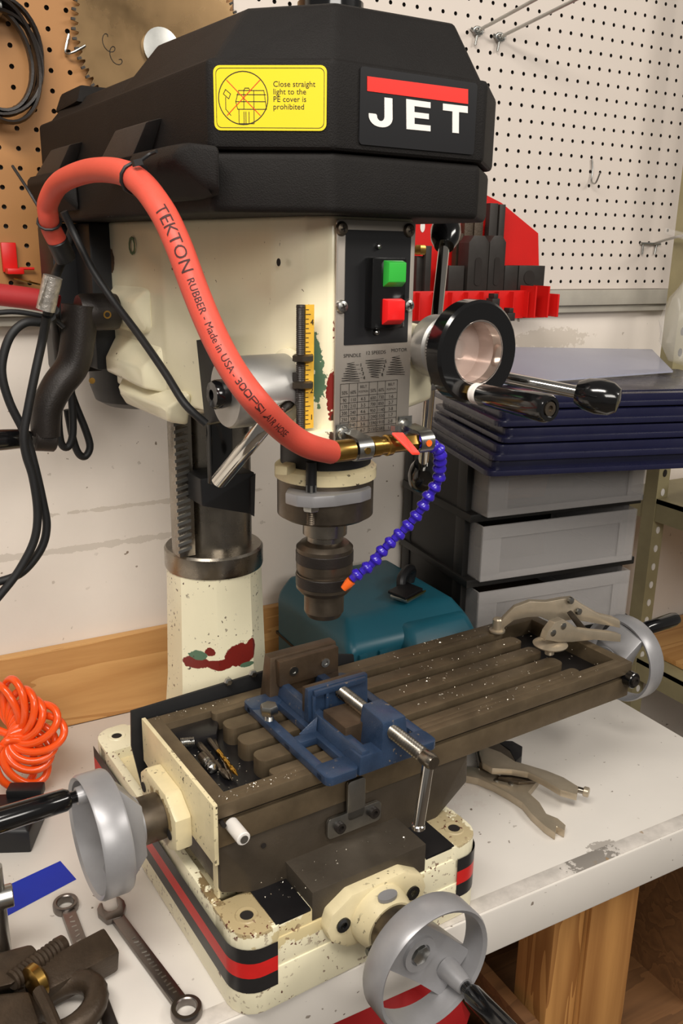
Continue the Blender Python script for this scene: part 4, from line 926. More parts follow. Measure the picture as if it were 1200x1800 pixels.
# coil of band saw blades
cc = aw(-2, 105, y=-.02)
co = world_thing('band_blade_coil', 'coiled dark steel bands hanging at the top left of the tan pegboard', 'coil', cc)
for k, (rx, rz, dx, dz, ty) in enumerate(((.047, .066, 0, 0, 0), (.050, .070, .002, .004, 6), (.042, .062, -.004, .001, -8), (.052, .062, .0, -.006, 10), (.046, .073, .001, -.004, -5))):
    P = [Vector((dx+rx*math.cos(t), -.004*k-.004*math.sin(t*2+k), dz+rz*math.sin(t))) for t in [2*math.pi*i/40 for i in range(40)]]
    v, f = tube(P, .0032, 6, True); vv = []
    for i, p in enumerate(v):
        c_ = P[i//6]; d_ = p-c_; vv.append(c_+Vector((d_.x, d_.y*3.2, d_.z)))
    part('band_loop', (vv, f), 'blackiron', co, RY(ty))
pg_ = aw(-6, 30, y=-.002)
part('coil_peg', tube(smooth_path([pg_-cc+Vector((0, .002, 0)), pg_-cc+Vector((0, -.03, 0)), pg_-cc+Vector((0, -.034, .012))], 4), .003, 8), 'zinc', co)
# red plastic holder on the tan board
hc_ = aw(16, 455, y=-.004)
rh = world_thing('tool_clip', 'small red plastic tool holder on the tan pegboard above the red hose', 'holder', hc_)
part('back_tab', boxr(-.010, .010, -.006, .003, -.018, .022, .002), 'redplastic', rh)
part('foot', boxr(-.008, .014, -.03, -.004, -.020, -.012, .002), 'redplastic', rh)
part('wire_ring', tube([Vector((.018+.016*math.cos(k*.5236), -.022+.012*math.sin(k*.5236), -.030-.004*math.cos(k*.5236))) for k in range(12)], .0014, 6, True), 'brass', rh)
part('pin', rod((.012, -.003, -.013), (.032, -.003, -.013), .002), 'redplastic', rh)
# ---- red rack with clamping kit
rk0 = aw(735, 560, y=-.03); RX0 = rk0.x-.05
rk = world_thing('clamp_kit_rack', 'red steel wall rack holding the black step clamp kit', 'rack', (.57, -.03, 1.55))
ro_ = Vector((.57, -.03, 1.55))
def rpz(px, py, y=-.012): p = aw(px, py, y=y); return (p.x-.57, p.z-1.55)
bp_ = [rpz(952, 510), rpz(950, 410), rpz(885, 356), (rpz(885, 356)[0]-.06, rpz(885, 356)[1]+.02), (-.19, rpz(885, 356)[1]+.02), (-.19, rpz(952, 510)[1])]
part('back_plate', prism(bp_, 0, .003, 0), 'red', rk, T(0, .028, 0) @ RX(90), smooth=20)
part('plate_hole', cyl(.007, 0, .0006, 14), 'white', rk, T(rpz(746, 398)[0], .0245, rpz(746, 398)[1]) @ AX_NY @ S3(.7, 1.4, 1))
yf = -.085
fx0, fz0 = aw(735, 565, y=yf-.0).x-.57-.06, aw(735, 562, y=yf).z-1.55
fx1, fz1 = aw(945, 505, y=yf).x-.57, aw(850, 511, y=yf).z-1.55
part('tray_front', boxr(fx0, fx1-.012, yf+.03, yf+.033, fz0, fz1, .0005), 'red', rk)
part('tray_floor', boxr(fx0, fx1+.02, yf+.03, .027, fz0-.002, fz0, 0), 'red', rk)
part('tray_shelf', boxr(fx0, fx1-.012, yf+.033, .027, fz1-.006, fz1-.004, 0), 'red', rk)
for k in range(9):
    x = fx0+.02+(fx1-fx0-.05)*k/8
    part('tray_fin', boxr(x-.001, x+.001, yf+.018, yf+.032, fz0, fz1-.002), 'red', rk)
for a in (-.026, .004): part('end_bracket', boxr(fx1+a, fx1+a+.003, yf+.005, .02, fz0, fz1+.008), 'red', rk)
part('end_pocket', boxr(fx1+.006, fx1+.034, yf+.028, .02, fz0+.002, fz1-.008, .001), 'red', rk)
part('pocket_cheek', boxr(fx1+.030, fx1+.034, yf+.008, .02, fz0, fz1-.006, .001), 'red', rk)
def kit(name, x0p, x1p, ytp, ybp, y, depth, label, chamf=0, hole=False, m='stepblock', slot=False):
    a = aw(x0p, ybp, y=y); b = aw(x1p, ybp, y=y); t_ = aw((x0p+x1p)/2, ytp, y=y).z; zb = ro_.z+fz1-.0033
    w = b.x-a.x; h = t_-zb; loc = Vector(((a.x+b.x)/2, y+depth/2, zb))
    o = world_thing(name, label, name.split('_')[-1], loc, 'clamp kit pieces in the red rack')
    c = chamf
    poly = [(-w/2, 0), (w/2, 0), (w/2, h-c*1.2), (w/2-c, h), (-w/2+c, h), (-w/2, h-c*1.2)] if c else [(-w/2, 0), (w/2, 0), (w/2, h), (-w/2, h)]
    part('body', prism(poly, -depth/2, depth/2, .0008), m, o, RX(90))
    if slot: part('slot', prism(rrect(-w*.16, w*.16, h*.12, h*.62, w*.15), 0, .001), 'hole', o, T(0, -depth/2-.0003, 0) @ RX(90))
    if hole: part('bore', cyl(h*.27, 0, .001, 20), 'hole', o, T(-w*.1, -depth/2-.0003, h*.55) @ AX_NY)
    return o
kit('strap_clamp', 820, 855, 414, 509, -.075, .03, 'tall black strap clamp with chamfered top in the red rack, left of the pair', .010, slot=True)
kit('strap_clamp', 856, 884, 414, 509, -.072, .03, 'tall black strap clamp with chamfered top in the red rack, right of the pair', .009, slot=True)
kit('step_block', 787, 814, 467, 509, -.072, .03, 'low black step block beside the tall strap clamps, on the hose side')
kit('step_block', 885, 908, 467, 508, -.068, .03, 'small black step block between the strap clamps and the bored block')
kit('step_block', 910, 955, 467, 505, -.068, .035, 'wide black block with a round bore at the right end of the rack', hole=True)
kit('stud_bar', 800, 812, 410, 465, -.030, .012, 'short brown flat stud behind the low step block', m='iron')
kit('stud_bar', 813, 828, 388, 465, -.028, .012, 'brown flat stud behind the left strap clamp', m='iron')
kit('stud_bar', 830, 845, 382, 465, -.027, .012, 'brown flat stud behind the strap clamp pair, in the middle', m='iron')
kit('stud_bar', 858, 872, 357, 420, -.026, .012, 'tall dark flat stud standing against the red plate, left of two', m='stepblock')
kit('stud_bar', 875, 885, 359, 420, -.026, .012, 'tall dark flat stud standing against the red plate, right of two', m='stepblock')
kit('stud_bar', 746, 756, 432, 505, -.06, .01, 'dark threaded stud beside the black ball handle', m='stepblock')
kit('stud_bar', 731, 742, 450, 505, -.05, .012, 'dark stud half hidden by the front plate edge', m='stepblock')
for (tx, ty, lab) in ((872, 528, 'small black T nut on the red rack front, upper of two'), (899, 553, 'small black T nut on the red rack front, lower of two')):
    tpn = aw(tx, ty, y=-.118); tn_ = thing('t_nut', lab, 'nut', tpn, 0, 'T nuts on the rack front')
    part('nut_body', boxr(-.008, .008, 0, .018, -.011, .003, .001), 'stepblock', tn_); part('nut_neck', boxr(-.0045, .0045, .001, .017, .003, .011, .001), 'stepblock', tn_)
nb = aw(738, 448, y=-.05); 
solo('coupling_nut', G().add(lathe([(.009, 0), (.011, .003), (.011, .012), (.009, .016)], 6)), 'brass', 'brassy hex coupling nut on top of the stud by the front plate', 'nut', nb)
# ================================================================ things at the back of the bench
# drawer tower
dt = thing('drawer_tower', 'black plastic drawer tower with frosted drawers at the back right', 'drawers', (.616, -.138, BZ+.0005), R(-6))
DW, DD, DH = .345, .245, .445
def fr(n, *b): part(n, boxr(*b, .002), 'blackframe', dt)
for z in (.0, .108, .222, .337): fr('shelf_rail', -DW/2-.004, DW/2+.004, -DD/2-.004, DD/2, z, z+.014)
fr('top', -DW/2-.004, DW/2+.004, -DD/2, DD/2, DH-.008, DH)
for x in (-DW/2, DW/2-.012):
    for y in (-DD/2+.02, DD/2-.03): fr('post', x, x+.012, y, y+.03, .0, DH-.005)
fr('back_panel', -DW/2, DW/2, DD/2-.004, DD/2, 0, DH)
fr('side_panel', -DW/2+.002, -DW/2+.006, -DD/2+.03, DD/2-.01, 0, DH-.01); fr('side_panel', DW/2-.006, DW/2-.002, -DD/2+.03, DD/2-.01, 0, DH-.01)
dn = 0
for z0, z1, out in ((.014, .104, .012), (.122, .216, .012), (.236, .332, .012), (.351, .434, .022)):
    d = part('drawer', prism(rrect(-DW/2+.014, DW/2-.014, z0, z1, .004), 0, .0025, .0008), 'frost', dt, T(0, -DD/2-out, 0) @ RX(90))
    for nm, b in (('drawer_side', (-DW/2+.014, -DW/2+.0165)), ('drawer_side', (DW/2-.0165, DW/2-.014))): part(nm, boxr(b[0], b[1], -DD/2-out, DD/2-.02, z0, z1), 'frost', d)
    part('drawer_bottom', boxr(-DW/2+.017, DW/2-.017, -DD/2-out, DD/2-.02, z0, z0+.003), 'frost', d)
    zz = (z0+z1)/2
    fm = G()
    for b in ((-DW/2+.014, DW/2-.014, z1-.022, z1), (-DW/2+.014, DW/2-.014, z0, z0+.012), (-DW/2+.014, -DW/2+.05, z0+.012, z1-.022), (DW/2-.05, DW/2-.014, z0+.012, z1-.022)): fm.add(boxr(b[0], b[1], -DD/2-out-.005, -DD/2-out-.0025, b[2], b[3], .0005))
    fm.build('drawer_frame', 'frost', d)
DTM = T(.616, -.138, BZ) @ RZ(-6)
for (x, y, sx, sy, sz, z, m, lab) in ((-.04, -.03, .10, .12, .045, .356, 'brownwood', 'brown parcel inside the top frosted drawer'), (.06, .0, .07, .10, .05, .356, 'stepblock', 'dark tin inside the top frosted drawer'), (-.02, -.02, .12, .10, .04, .240, 'iron', 'brown metal bundle inside the second frosted drawer'), (.0, -.02, .14, .12, .04, .126, 'iron', 'dark metal bundle inside the third frosted drawer')):
    solo('parcel', G().add(hull([(sx*random.uniform(.35, .5)*a, sy*random.uniform(.4, .5)*b, sz*c) for a in (-1, 1) for b in (-1, 1) for c in (0, 1)], .004)), m, lab, 'parcel', DTM @ Vector((x, y, z)), R(-6+random.uniform(-8, 8)))
# stack of lids
def lid(z, dx, dy, w, d, h, m, label, i, rz=-15.5):
    o = thing('storage_lid', label, 'lid', (.372+dx, -.35+dy, z), R(rz), 'plastic lids stacked on the drawer tower')
    part('lid_panel', prism(rrect(.010, w-.010, .010, d-.010, .012), h*.35, h, .002), m, o)
    part('lid_rim', prism(rrect(0, w, 0, d, .014), 0, h*.42, .0018), m, o)
    part('lid_ridge', prism(rrect(.03, w-.03, .03, d-.03, .012), h, h+.002, .001), m, o)
    return o
words = ('lowest', 'second from the bottom', 'third from the bottom', 'fourth from the bottom', 'topmost dark')
zz = BZ+DH+.001
for i, (dx, dy, h, w, d) in enumerate(((.0, .0, .021, .50, .31), (.004, -.004, .022, .50, .31), (.022, .0, .020, .49, .305), (.020, .008, .021, .49, .30), (.045, .015, .018, .47, .285))):
    lid(zz, dx, dy, w, d, h, 'dblue', f'dark blue plastic storage lid on the drawer tower, {words[i]} in the stack', i); zz += h+.0028
bl_ = Vector((.60, -.18, zz+.004))
cor = [aw(845, 612, y=-.045), aw(1140, 660, y=-.03), aw(1178, 688, y=-.26), Vector((.44, -.27, zz+.004))]
cor[1].z = max(cor[1].z, zz+.010); cor[2].z = max(cor[2].z, zz+.003); cor[0].z = max(cor[0].z, zz+.008)
cl_ = G().add(hull([c+Vector((0, 0, d))-bl_ for c in cor for d in (0, .003)]))
solo('storage_lid', cl_, 'clearblue', 'clear frosted lid lying askew on top of the dark blue lids', 'lid', bl_, group='plastic lids stacked on the drawer tower')
# teal case
tc = thing('tool_case', 'teal plastic tool case behind the milling table', 'case', (.2900, -.185, BZ+.0005), 0)
part('case_body', hull([(x, y, z) for x in (-.120, .114) for y in (-.12, .14) for z in (0, .19)]+[(x, y, .222) for x in (-.10, .098) for y in (-.075, .13)], .012, 3), 'teal', tc)
part('case_bulge', hull([(-.03, -.15, .0), (.112, -.15, 0), (-.03, -.09, .0), (.115, -.09, 0), (-.025, -.152, .165), (.110, -.152, .165), (-.01, -.115, .205), (.100, -.11, .205), (-.03, -.07, .205), (.115, -.07, .205)], .014, 3), 'teal', tc)
part('case_seam', boxr(-.121, .115, -.121, .141, .112, .117), 'slotdark', tc)
part('case_rib', boxr(-.105, -.09, -.126, -.11, .02, .18, .004), 'teal', tc); part('case_rib', boxr(-.07, -.055, -.126, -.11, .02, .18, .004), 'teal', tc)
part('case_handle', tube(smooth_path([(.03, -.03, .22), (.03, -.025, .245), (.05, -.01, .252), (.07, .005, .245), (.07, .01, .22)], 5), .008, 10), 'black', tc)
part('latch', boxr(.065, .09, -.155, -.14, .09, .14, .003), 'teal', tc)
# small tin on the case
tp_ = aw(716, 1048, z=BZ+.226)
tn = thing('bit_tin', 'flat black and silver tin lying open on the teal case', 'tin', tp_, R(24))
part('tin_base', boxr(-.026, .026, -.017, .017, 0, .006, .0012), 'zinc', tn); part('tin_lid', boxr(-.026, .026, -.017, .017, 0, .005, .0012), 'slotdark', tn, T(-.004, .002, .008) @ RX(6))
part('tin_edge', boxr(-.027, .027, -.018, -.0165, .004, .007), 'brass', tn)
# ================================================================ on the milling table
# drill press vise
TZ_ = TZ; TZ = TZ+.0006
vb = Vector((.033, -.11, TZ))
vi = mthing('drill_vise', 'blue drill press vise bolted on the milling table', 'vise', vb)
def V(name, vf, m='bluepaint', par=None, Mx=None, **k): return part(name, vf, m, par or vi, Mx, org=vb, **k)
z = TZ
VX0, VX1, VY0, VY1 = -.0425, .106, -.2065, -.008
for a, b in ((VX0, .0), (.068, VX1)):                    # slotted side flanges
    sg_ = 1 if a < 0 else -1; xo, xi = (a, b) if a < 0 else (b, a)
    fl = G()
    out = boxr(min(xo, xo+sg_*.013), max(xo, xo+sg_*.013), VY0+.01, VY1-.012, z, z+.0098, .002); fl.add(out)
    fl.add(prism(rrect(min(a, b), max(a, b), VY0, VY0+.03, .008), z, z+.0104, .002)); fl.add(prism(rrect(min(a, b), max(a, b), VY1-.03, VY1, .008), z, z+.0104, .002))
    fl.add(boxr(min(xi, xi-sg_*.008), max(xi, xi-sg_*.008), VY0+.01, VY1-.01, z, z+.0094, .001)); fl.add(boxr(min(a, b), max(a, b), -.128, -.112, z, z+.0090, .002))
    fl.build('slotted_flange', 'bluepaint', vi, org=vb)
V('vise_rail', hull([(-.002, VY0+.002, z), (.014, VY0+.002, z), (-.002, -.02, z), (.014, -.02, z), (.004, VY0+.004, z+.026), (.014, VY0+.004, z+.026), (.004, -.02, z+.026), (.014, -.02, z+.026)], .002))
V('vise_rail', hull([(.054, VY0+.002, z), (.072, VY0+.002, z), (.054, -.02, z), (.072, -.02, z), (.054, VY0+.004, z+.026), (.066, VY0+.004, z+.026), (.054, -.02, z+.026), (.066, -.02, z+.026)], .002))
V('rail_gusset', hull([(-.002, -.118, z+.008), (-.002, -.106, z+.008), (-.024, -.112, z+.009), (.003, -.112, z+.026)], .001))
V('vise_bed', boxr(.012, .056, VY0+.03, -.02, z+.001, z+.012), 'visejaw')
V('front_block', hull([(-.002, VY0, z), (.074, VY0, z), (-.002, VY0+.05, z), (.074, VY0+.05, z), (.0, VY0+.001, z+.022), (.074, VY0+.001, z+.022), (.0, VY0+.022, z+.022), (.074, VY0+.022, z+.022)], .002))
V('nut_block', hull([(.026, VY0, z), (.066, VY0, z), (.026, VY0+.048, z), (.066, VY0+.048, z), (.029, VY0+.002, z+.054), (.06, VY0+.002, z+.054), (.031, VY0+.046, z+.056), (.058, VY0+.046, z+.056)], .0025))
V('slide_block', boxr(.006, .038, -.166, -.118, z+.01, z+.036, .002), 'visejaw')
mj = V('moving_jaw', hull([(-.002, -.1, z+.012), (.082, -.1, z+.012), (-.002, -.088, z+.012), (.082, -.088, z+.012), (-.002, -.098, z+.053), (.082, -.098, z+.053), (-.002, -.09, z+.053), (.082, -.09, z+.053)], .002))
V('jaw_rib', boxr(.004, .076, -.1035, -.099, z+.045, z+.052, .001), 'bluepaint', mj); V('jaw_rib', boxr(.020, .024, -.1035, -.099, z+.012, z+.046, .001), 'bluepaint', mj); V('jaw_rib', boxr(.002, .006, -.1035, -.099, z+.012, z+.046, .001), 'bluepaint', mj)
V('jaw_plate', boxr(-.001, .081, -.090, -.083, z+.02, z+.052, .001), 'visejaw', mj)
fj = V('fixed_jaw', hull([(-.012, -.022, z), (.092, -.022, z), (-.012, .004, z), (.092, .004, z), (-.006, -.014, z+.060), (.09, -.014, z+.060), (-.006, .002, z+.060), (.09, .002, z+.060)], .0025), 'visejaw')
V('jaw_plate', boxr(.0, .086, -.0265, -.016, z+.024, z+.058, .0015), 'visejaw', fj)
for x in (.02, .066): V('jaw_screw', lathe([(.006, 0), (.0062, .001), (.003, .001), (.003, -.001), (0, -.001)], 16), 'zinc', fj, T(x, -.0266, z+.041) @ AX_NY)
sc0, sc1 = Vector((.043, -.098, z+.0405)), Vector((.041, -.262, z+.041))
V('lead_screw', thread(.0081, (sc1-sc0).length, .0040, 20, .24), 'steel', None, axis(sc0, sc1), smooth=15)
V('screw_head', lathe([(.0082, 0), (.0086, .004), (.0086, .012), (.007, .016)], 20), 'steel', None, axis(sc1, sc1+Vector((0, -1, 0))))
e1 = sc1+Vector((0, -.008, .004)); e2 = am(735, 1452, y=-.272)
V('tommy_bar', tube([e1+Vector((0, 0, .0)), e1+(e2-e1)*.12, e2], [.0058, .0062, .0062], 20), 'chrome')
V('tommy_cap', cyl(.0072, 0, .006, 20, .001), 'chrome', None, axis(e2+Vector((0, 0, .003)), e2-Vector((0, 0, .01))))
# hold-down bolt in the vise flange
hb_ = am(473, 1262, z=TZ+.012)
hbt = mthing('hex_bolt', 'zinc hex bolt standing in the left slot of the blue vise', 'bolt', hb_-Vector((0, 0, .010)))
part('bolt_head', lathe([(.0100, .016), (.0112, .018), (.0112, .025), (.0095, .0275), (0, .028)], 6), 'zinc', hbt, RZ(12)); part('bolt_shank', thread(.0055, .02, .0018), 'zinc', hbt)
TZ = TZ_
# locking C-clamp
CYL = -.008
cb2 = am(948, 1132, y=CYL)
cb2.z = TZ
lc = mthing('c_clamp', 'locking C clamp gripping the right end of the milling table', 'clamp', cb2)
def flat(name, pts, ya, yb, th, m, par, org, bev=.0012):
    # plate in an upright plane that swings from ya at px 873 to yb at px 1100
    A_, B_ = am(873, 1100, y=ya), am(1100, 1105, y=yb); d_ = Vector((B_.x-A_.x, B_.y-A_.y, 0)).normalized(); n_ = Vector((d_.y, -d_.x, 0)); c0 = MI @ CAM
    poly = []
    for px, py in pts:
        r_ = MI.to_3x3() @ ray(px, py); p = c0+r_*((A_-c0).dot(n_)/r_.dot(n_)); poly.append(((p-A_).dot(d_), p.z))
    Mx = Matrix(((d_.x, 0, n_.x, A_.x), (d_.y, 0, n_.y, A_.y), (0, 1, 0, 0), (0, 0, 0, 1)))
    return part(name, prism(poly, -th/2, th/2, bev), m, par, Mx, org=org)
ua = flat('upper_arm', [(876, 1096), (884, 1084), (903, 1065), (930, 1055), (958, 1056), (985, 1051), (1003, 1049), (1022, 1062), (1050, 1078), (1075, 1084), (1088, 1090), (1088, 1102), (1070, 1098), (1035, 1092), (1005, 1087), (975, 1092), (965, 1090), (948, 1082), (925, 1083), (902, 1088), (886, 1100), (884, 1106), (876, 1106)], 0, -.105, .010, 'nickel', lc, cb2)
flat('lower_jaw', [(953, 1122), (958, 1108), (970, 1092), (985, 1086), (998, 1094), (1010, 1103), (1040, 1107), (1072, 1110), (1086, 1113), (1085, 1126), (1070, 1125), (1040, 1122), (1000, 1126), (975, 1126)], -.098, -.110, .012, 'nickel', lc, cb2)
flat('toggle_link', [(996, 1077), (1004, 1073), (1030, 1104), (1045, 1108), (1040, 1114), (1018, 1108)], -.045, -.105, .004, 'darksteel', lc, cb2)
for px, py, yr in ((1003, 1056, -.066), (1017, 1075, -.072), (989, 1100, -.1085), (971, 1112, -.1075)): part('rivet', lathe([(.0055, -.002), (.005, .002), (0, .003)], 16), 'zinc', ua, T(*am(px, py, y=yr)) @ AX_NY, org=cb2)
pp_ = am(873, 1112, y=.0); part('upper_pad', lathe([(.012, -.013), (.012, -.0105), (.0075, -.009), (.0075, .006), (.006, .008)], 20), 'nickel', lc, T(pp_.x, pp_.y, TZ+.0138), org=cb2)
pp_ = am(967, 1129, y=-.096); pz0 = pp_.z
part('lower_pad', lathe([(.0235, 0), (.0245, .002), (.020, .0045), (.012, .007), (0, .008)], 28), 'nickel', lc, T(pp_.x, pp_.y, pz0-.004), org=cb2)
part('pad_stud', thread(.0068, max(.008, pz0-.004-TZ-.0005), .002), 'nickel', lc, T(pp_.x, pp_.y, TZ+.0005), org=cb2)
# locking pliers on the bench
zb_ = .909
pbz = aw(900, 1365, z=BZ)
lp = world_thing('locking_pliers', 'nickel locking pliers lying open on the bench behind the machine base', 'pliers', pbz)
def flatz(name, pts, z0, th, m, par, bev=.0012):
    poly = [(lambda p: (p.x, p.y))(aw(px, py, z=z0+th)) for px, py in pts]
    return part(name, prism([(p[0]-pbz.x, p[1]-pbz.y) for p in poly], z0-pbz.z, z0+th-pbz.z, bev), m, par)
flatz('upper_handle', [(842, 1318), (853, 1312), (880, 1322), (905, 1338), (930, 1345), (960, 1354), (990, 1366), (1016, 1382), (1014, 1396), (985, 1388), (955, 1370), (928, 1357), (900, 1352), (865, 1350), (848, 1340)], .9205, .011, 'nickel', lp)
flatz('lower_handle', [(800, 1350), (822, 1347), (850, 1350), (872, 1360), (884, 1366), (912, 1372), (934, 1366), (948, 1368), (935, 1384), (928, 1392), (948, 1410), (960, 1430), (980, 1438), (994, 1450), (992, 1460), (978, 1452), (976, 1464), (958, 1452), (934, 1430), (918, 1410), (895, 1395), (868, 1380), (840, 1368), (800, 1360)], .9005, .012, 'nickel', lp)
flatz('jaw', [(836, 1312), (850, 1296), (872, 1302), (896, 1320), (905, 1336), (884, 1338), (858, 1346), (842, 1340)], .9125, .012, 'darksteel', lp)
flatz('jaw_block', [(872, 1302), (900, 1302), (918, 1312), (917, 1328), (906, 1338), (896, 1318)], .9015, .016, 'slotdark', lp)
flatz('toggle', [(875, 1366), (890, 1352), (920, 1358), (948, 1362), (940, 1372), (912, 1374)], .9125, .006, 'darksteel', lp)
sp0, sp1 = aw(890, 1358, z=.920)-pbz, aw(935, 1366, z=.920)-pbz
part('spring', tube([sp0.lerp(sp1, k/120)+Vector((0, .004*math.cos(k*.63), .004*math.sin(k*.63))) for k in range(121)], .0007, 5), 'zinc', lp)
k0, k1 = aw(1005, 1385, z=.924)-pbz, aw(1030, 1392, z=.924)-pbz
part('adjusting_screw', rod(k0, k1, .0045, 14), 'steel', lp); part('screw_knob', cyl(.0072, 0, .008, 18, .001), 'nickel', lp, axis(k1-(k1-k0).normalized()*.004, k1+(k1-k0)))
for px, py in ((842, 1350), (872, 1372), (898, 1378)): part('rivet', lathe([(.004, 0), (.0035, .0015), (0, .002)], 12), 'zinc', lp, T(*(aw(px, py, z=.9125)-pbz)))
# drill bits and spring in the left pocket
for i, (a, b, r_, m, lab) in enumerate((((367, 1299), (418, 1364), .0028, 'gold', 'gold coated twist drill bit in the left table pocket'), ((350, 1308), (403, 1370), .0036, 'darksteel', 'dark twist drill bit beside the gold bit'), ((356, 1330), (376, 1354), .0058, 'zinc', 'short bright end mill in the left table pocket'), ((372, 1292), (408, 1372), .0026, 'steel', 'slim steel drill bit under the gold bit'))):
    z_ = .1985+r_+(.004 if i in (0,) else 0); P0, P1 = am(*a, z=z_), am(*b, z=z_); L = (P1-P0).length
    o = mthing('drill_bit' if i != 2 else 'end_mill', lab, 'drill bit', P0, 'loose cutters in the table pocket')
    g = G(); n = 40; v, f = [], []
    for k in range(n+1):
        tw = k*.35; rr2 = r_*(1 if k < n-3 else (n-k+.3)/4)
        for q in range(10):
            an = 2*math.pi*q/10; fl_ = 1-.42*max(0, math.cos(2*(an-tw)))**3 if k > n*.4 else 1
            v.append(Vector((rr2*fl_*math.cos(an), rr2*fl_*math.sin(an), L*k/n)))
    for k in range(n):
        for q in range(10): f.append([k*10+q, k*10+(q+1) % 10, (k+1)*10+(q+1) % 10, (k+1)*10+q])
    f.append(list(range(10))[::-1]); f.append(list(range(n*10, n*10+10)))
    part('fluted_body', (v, f), m, o, axis(P0, P1), org=P0, smooth=50); part('shank', cyl(r_*1.03, -.001, L*.34, 14), 'darksteel', o, axis(P0, P1), org=P0)
s0_, s1_ = am(318, 1306, z=.205), am(342, 1304, z=.205)
so = mthing('coil_spring', 'bright coil spring lying in the left table pocket', 'spring', s0_)
dd_ = (s1_-s0_).normalized(); uu = dd_.orthogonal().normalized(); ww = dd_.cross(uu)
part('spring_wire', tube([s0_+(s1_-s0_)*(k/110)+(uu*math.cos(k*.57)+ww*math.sin(k*.57))*.0055 for k in range(111)], .0008, 5), 'zinc', so, org=s0_)
# swarf on the table and case
g = G()
def flake(c, s):
    a, b = random.random()*6.28, random.uniform(-.5, .5); w = s*random.uniform(.4, 1)
    Mx = T(*c) @ Matrix.Rotation(a, 4, 'Z') @ Matrix.Rotation(b, 4, 'X')
    v = [Vector((-s, -w*.5, 0)), Vector((s, -w*.3, 0)), Vector((s*.7, w*.5, .0006)), Vector((-s*.6, w*.4, .0010)), Vector((0, 0, .0012))]
    g.add((v, [[0, 1, 4], [1, 2, 4], [2, 3, 4], [3, 0, 4]]), Mx)
ribs = [(-.003, .025), (-.045, -.023), (-.085, -.063), (-.125, -.103), (-.17, -.143)]
for k in range(170):
    y0, y1 = random.choice(ribs); flake((random.triangular(.118, .46, .28), random.uniform(y0, y1), TZ+.0006), random.uniform(.0006, .0019))
for k in range(60): flake((random.uniform(-.15, -.05), random.choice([random.uniform(-.17, -.158), random.uniform(.01, .025)]), TZ+.0005), random.uniform(.0005, .0013))
for k in range(40): flake((random.uniform(-.12, .06), random.uniform(-.226, -.19), .1215 if random.random() < .8 else .102), random.uniform(.0005, .0012))
for k in range(50): flake((random.uniform(-.135, -.085), random.uniform(-.15, -.03), .1982), random.uniform(.0006, .0014))
sw_ = g.build('metal_chips', 'swarf', None, org=(0, 0, TZ), smooth=0); sw_.location = mw((0, 0, TZ)); sw_.rotation_euler = (0, 0, TH); sw_['kind'] = 'stuff'; tag(sw_, 'bright metal chips scattered over the milling table', 'chips')
# ================================================================ things on the bench at the left
def wrench(label, p_ring, p_open, r_ring, open_size, hasring=True, w0=.0085):
    a, b = Vector(p_ring), Vector(p_open); d = (b-a); L = d.length; ang = math.atan2(d.y, d.x)
    o = thing('combination_wrench', label, 'wrench', a, ang, 'combination wrenches on the bench')
    part('ring_end', lathe([(r_ring*.64, .001), (r_ring*.7, .0), (r_ring*.96, .0), (r_ring, .002), (r_ring, .0085), (r_ring*.94, .0105), (r_ring*.72, .0105), (r_ring*.64, .0095)], 36, True), 'wrench', o)
    sh = part('shank', hull([(r_ring*.86, -.0085, .002), (r_ring*.86, .0085, .002), (r_ring*.86, -.0075, .0085), (r_ring*.86, .0075, .0085), (L-open_size*.9, -w0, .001), (L-open_size*.9, w0, .001), (L-open_size*.9, -w0*.85, .0065), (L-open_size*.9, w0*.85, .0065)], .0012), 'wrench', o)
    s = open_size
    jaw = [(-s*1.25, -w0), (-s*.9, -s*.75), (-s*.2, -s*1.02), (s*.35, -s*.98), (s*.85, -s*.72), (s*.95, -s*.50), (-s*.05, -s*.52), (-s*.35, -s*.3), (-s*.42, 0), (-s*.35, s*.3), (-s*.05, s*.52), (s*.7, s*.52), (s*.72, s*.70), (s*.2, s*.98), (-s*.3, s*.98), (-s*.95, s*.66), (-s*1.25, w0)]
    part('open_end', prism(jaw, 0, .0075, .0012), 'wrench', o, T(L, 0, 0) @ RZ(-15))
    g = G()
    for k in range(16):
        x = r_ring+.05*L+k*(L*.035)
        if x < L-open_size*2: g.add(box(.0018, .0055 if k % 3 else .004, .0008), T(x, random.uniform(-.001, .001), .0083-.0018*(x/L)) @ RZ(random.uniform(-30, 30)))
    g.build('stamped_marks', 'zinc', sh)
    return o
zr = .9005
wrench('combination wrench with its box end on the bench by the base corner', aw(328, 1783, z=zr), aw(196, 1603, z=zr), .0165, .0165)
w1a = aw(116, 1597, z=zr); w1b = aw(214, 1860, z=zr); wrench('combination wrench with its box end beside the blue tape', w1a, w1b, .0150, .0155, w0=.0080)
tb = aw(70, 1560, z=BZ)
tpoly = [aw(px, py, z=BZ)-tb for px, py in ((106, 1514), (134, 1546), (10, 1612), (-14, 1570))]
solo('tape_strip', G().add(prism([(p.x, p.y) for p in tpoly], .0002, .0007)), 'tape', 'strip of blue masking tape stuck on the white bench', 'tape', tb)
# black block below the left handwheel handle
bb = aw(30, 1470, z=BZ)
bk_ = thing('plastic_block', 'black plastic block on the bench below the left handwheel handle', 'block', bb, R(-25))
part('block_body', hull([(x, y, z) for x in (-.06, .028) for y in (-.035, .05) for z in (0, .032)]+[(x, y, .038) for x in (-.05, .02) for y in (-.025, .04)], .003), 'black', bk_)
part('block_tab', boxr(-.02, .028, .03, .052, .036, .05, .003), 'black', bk_)
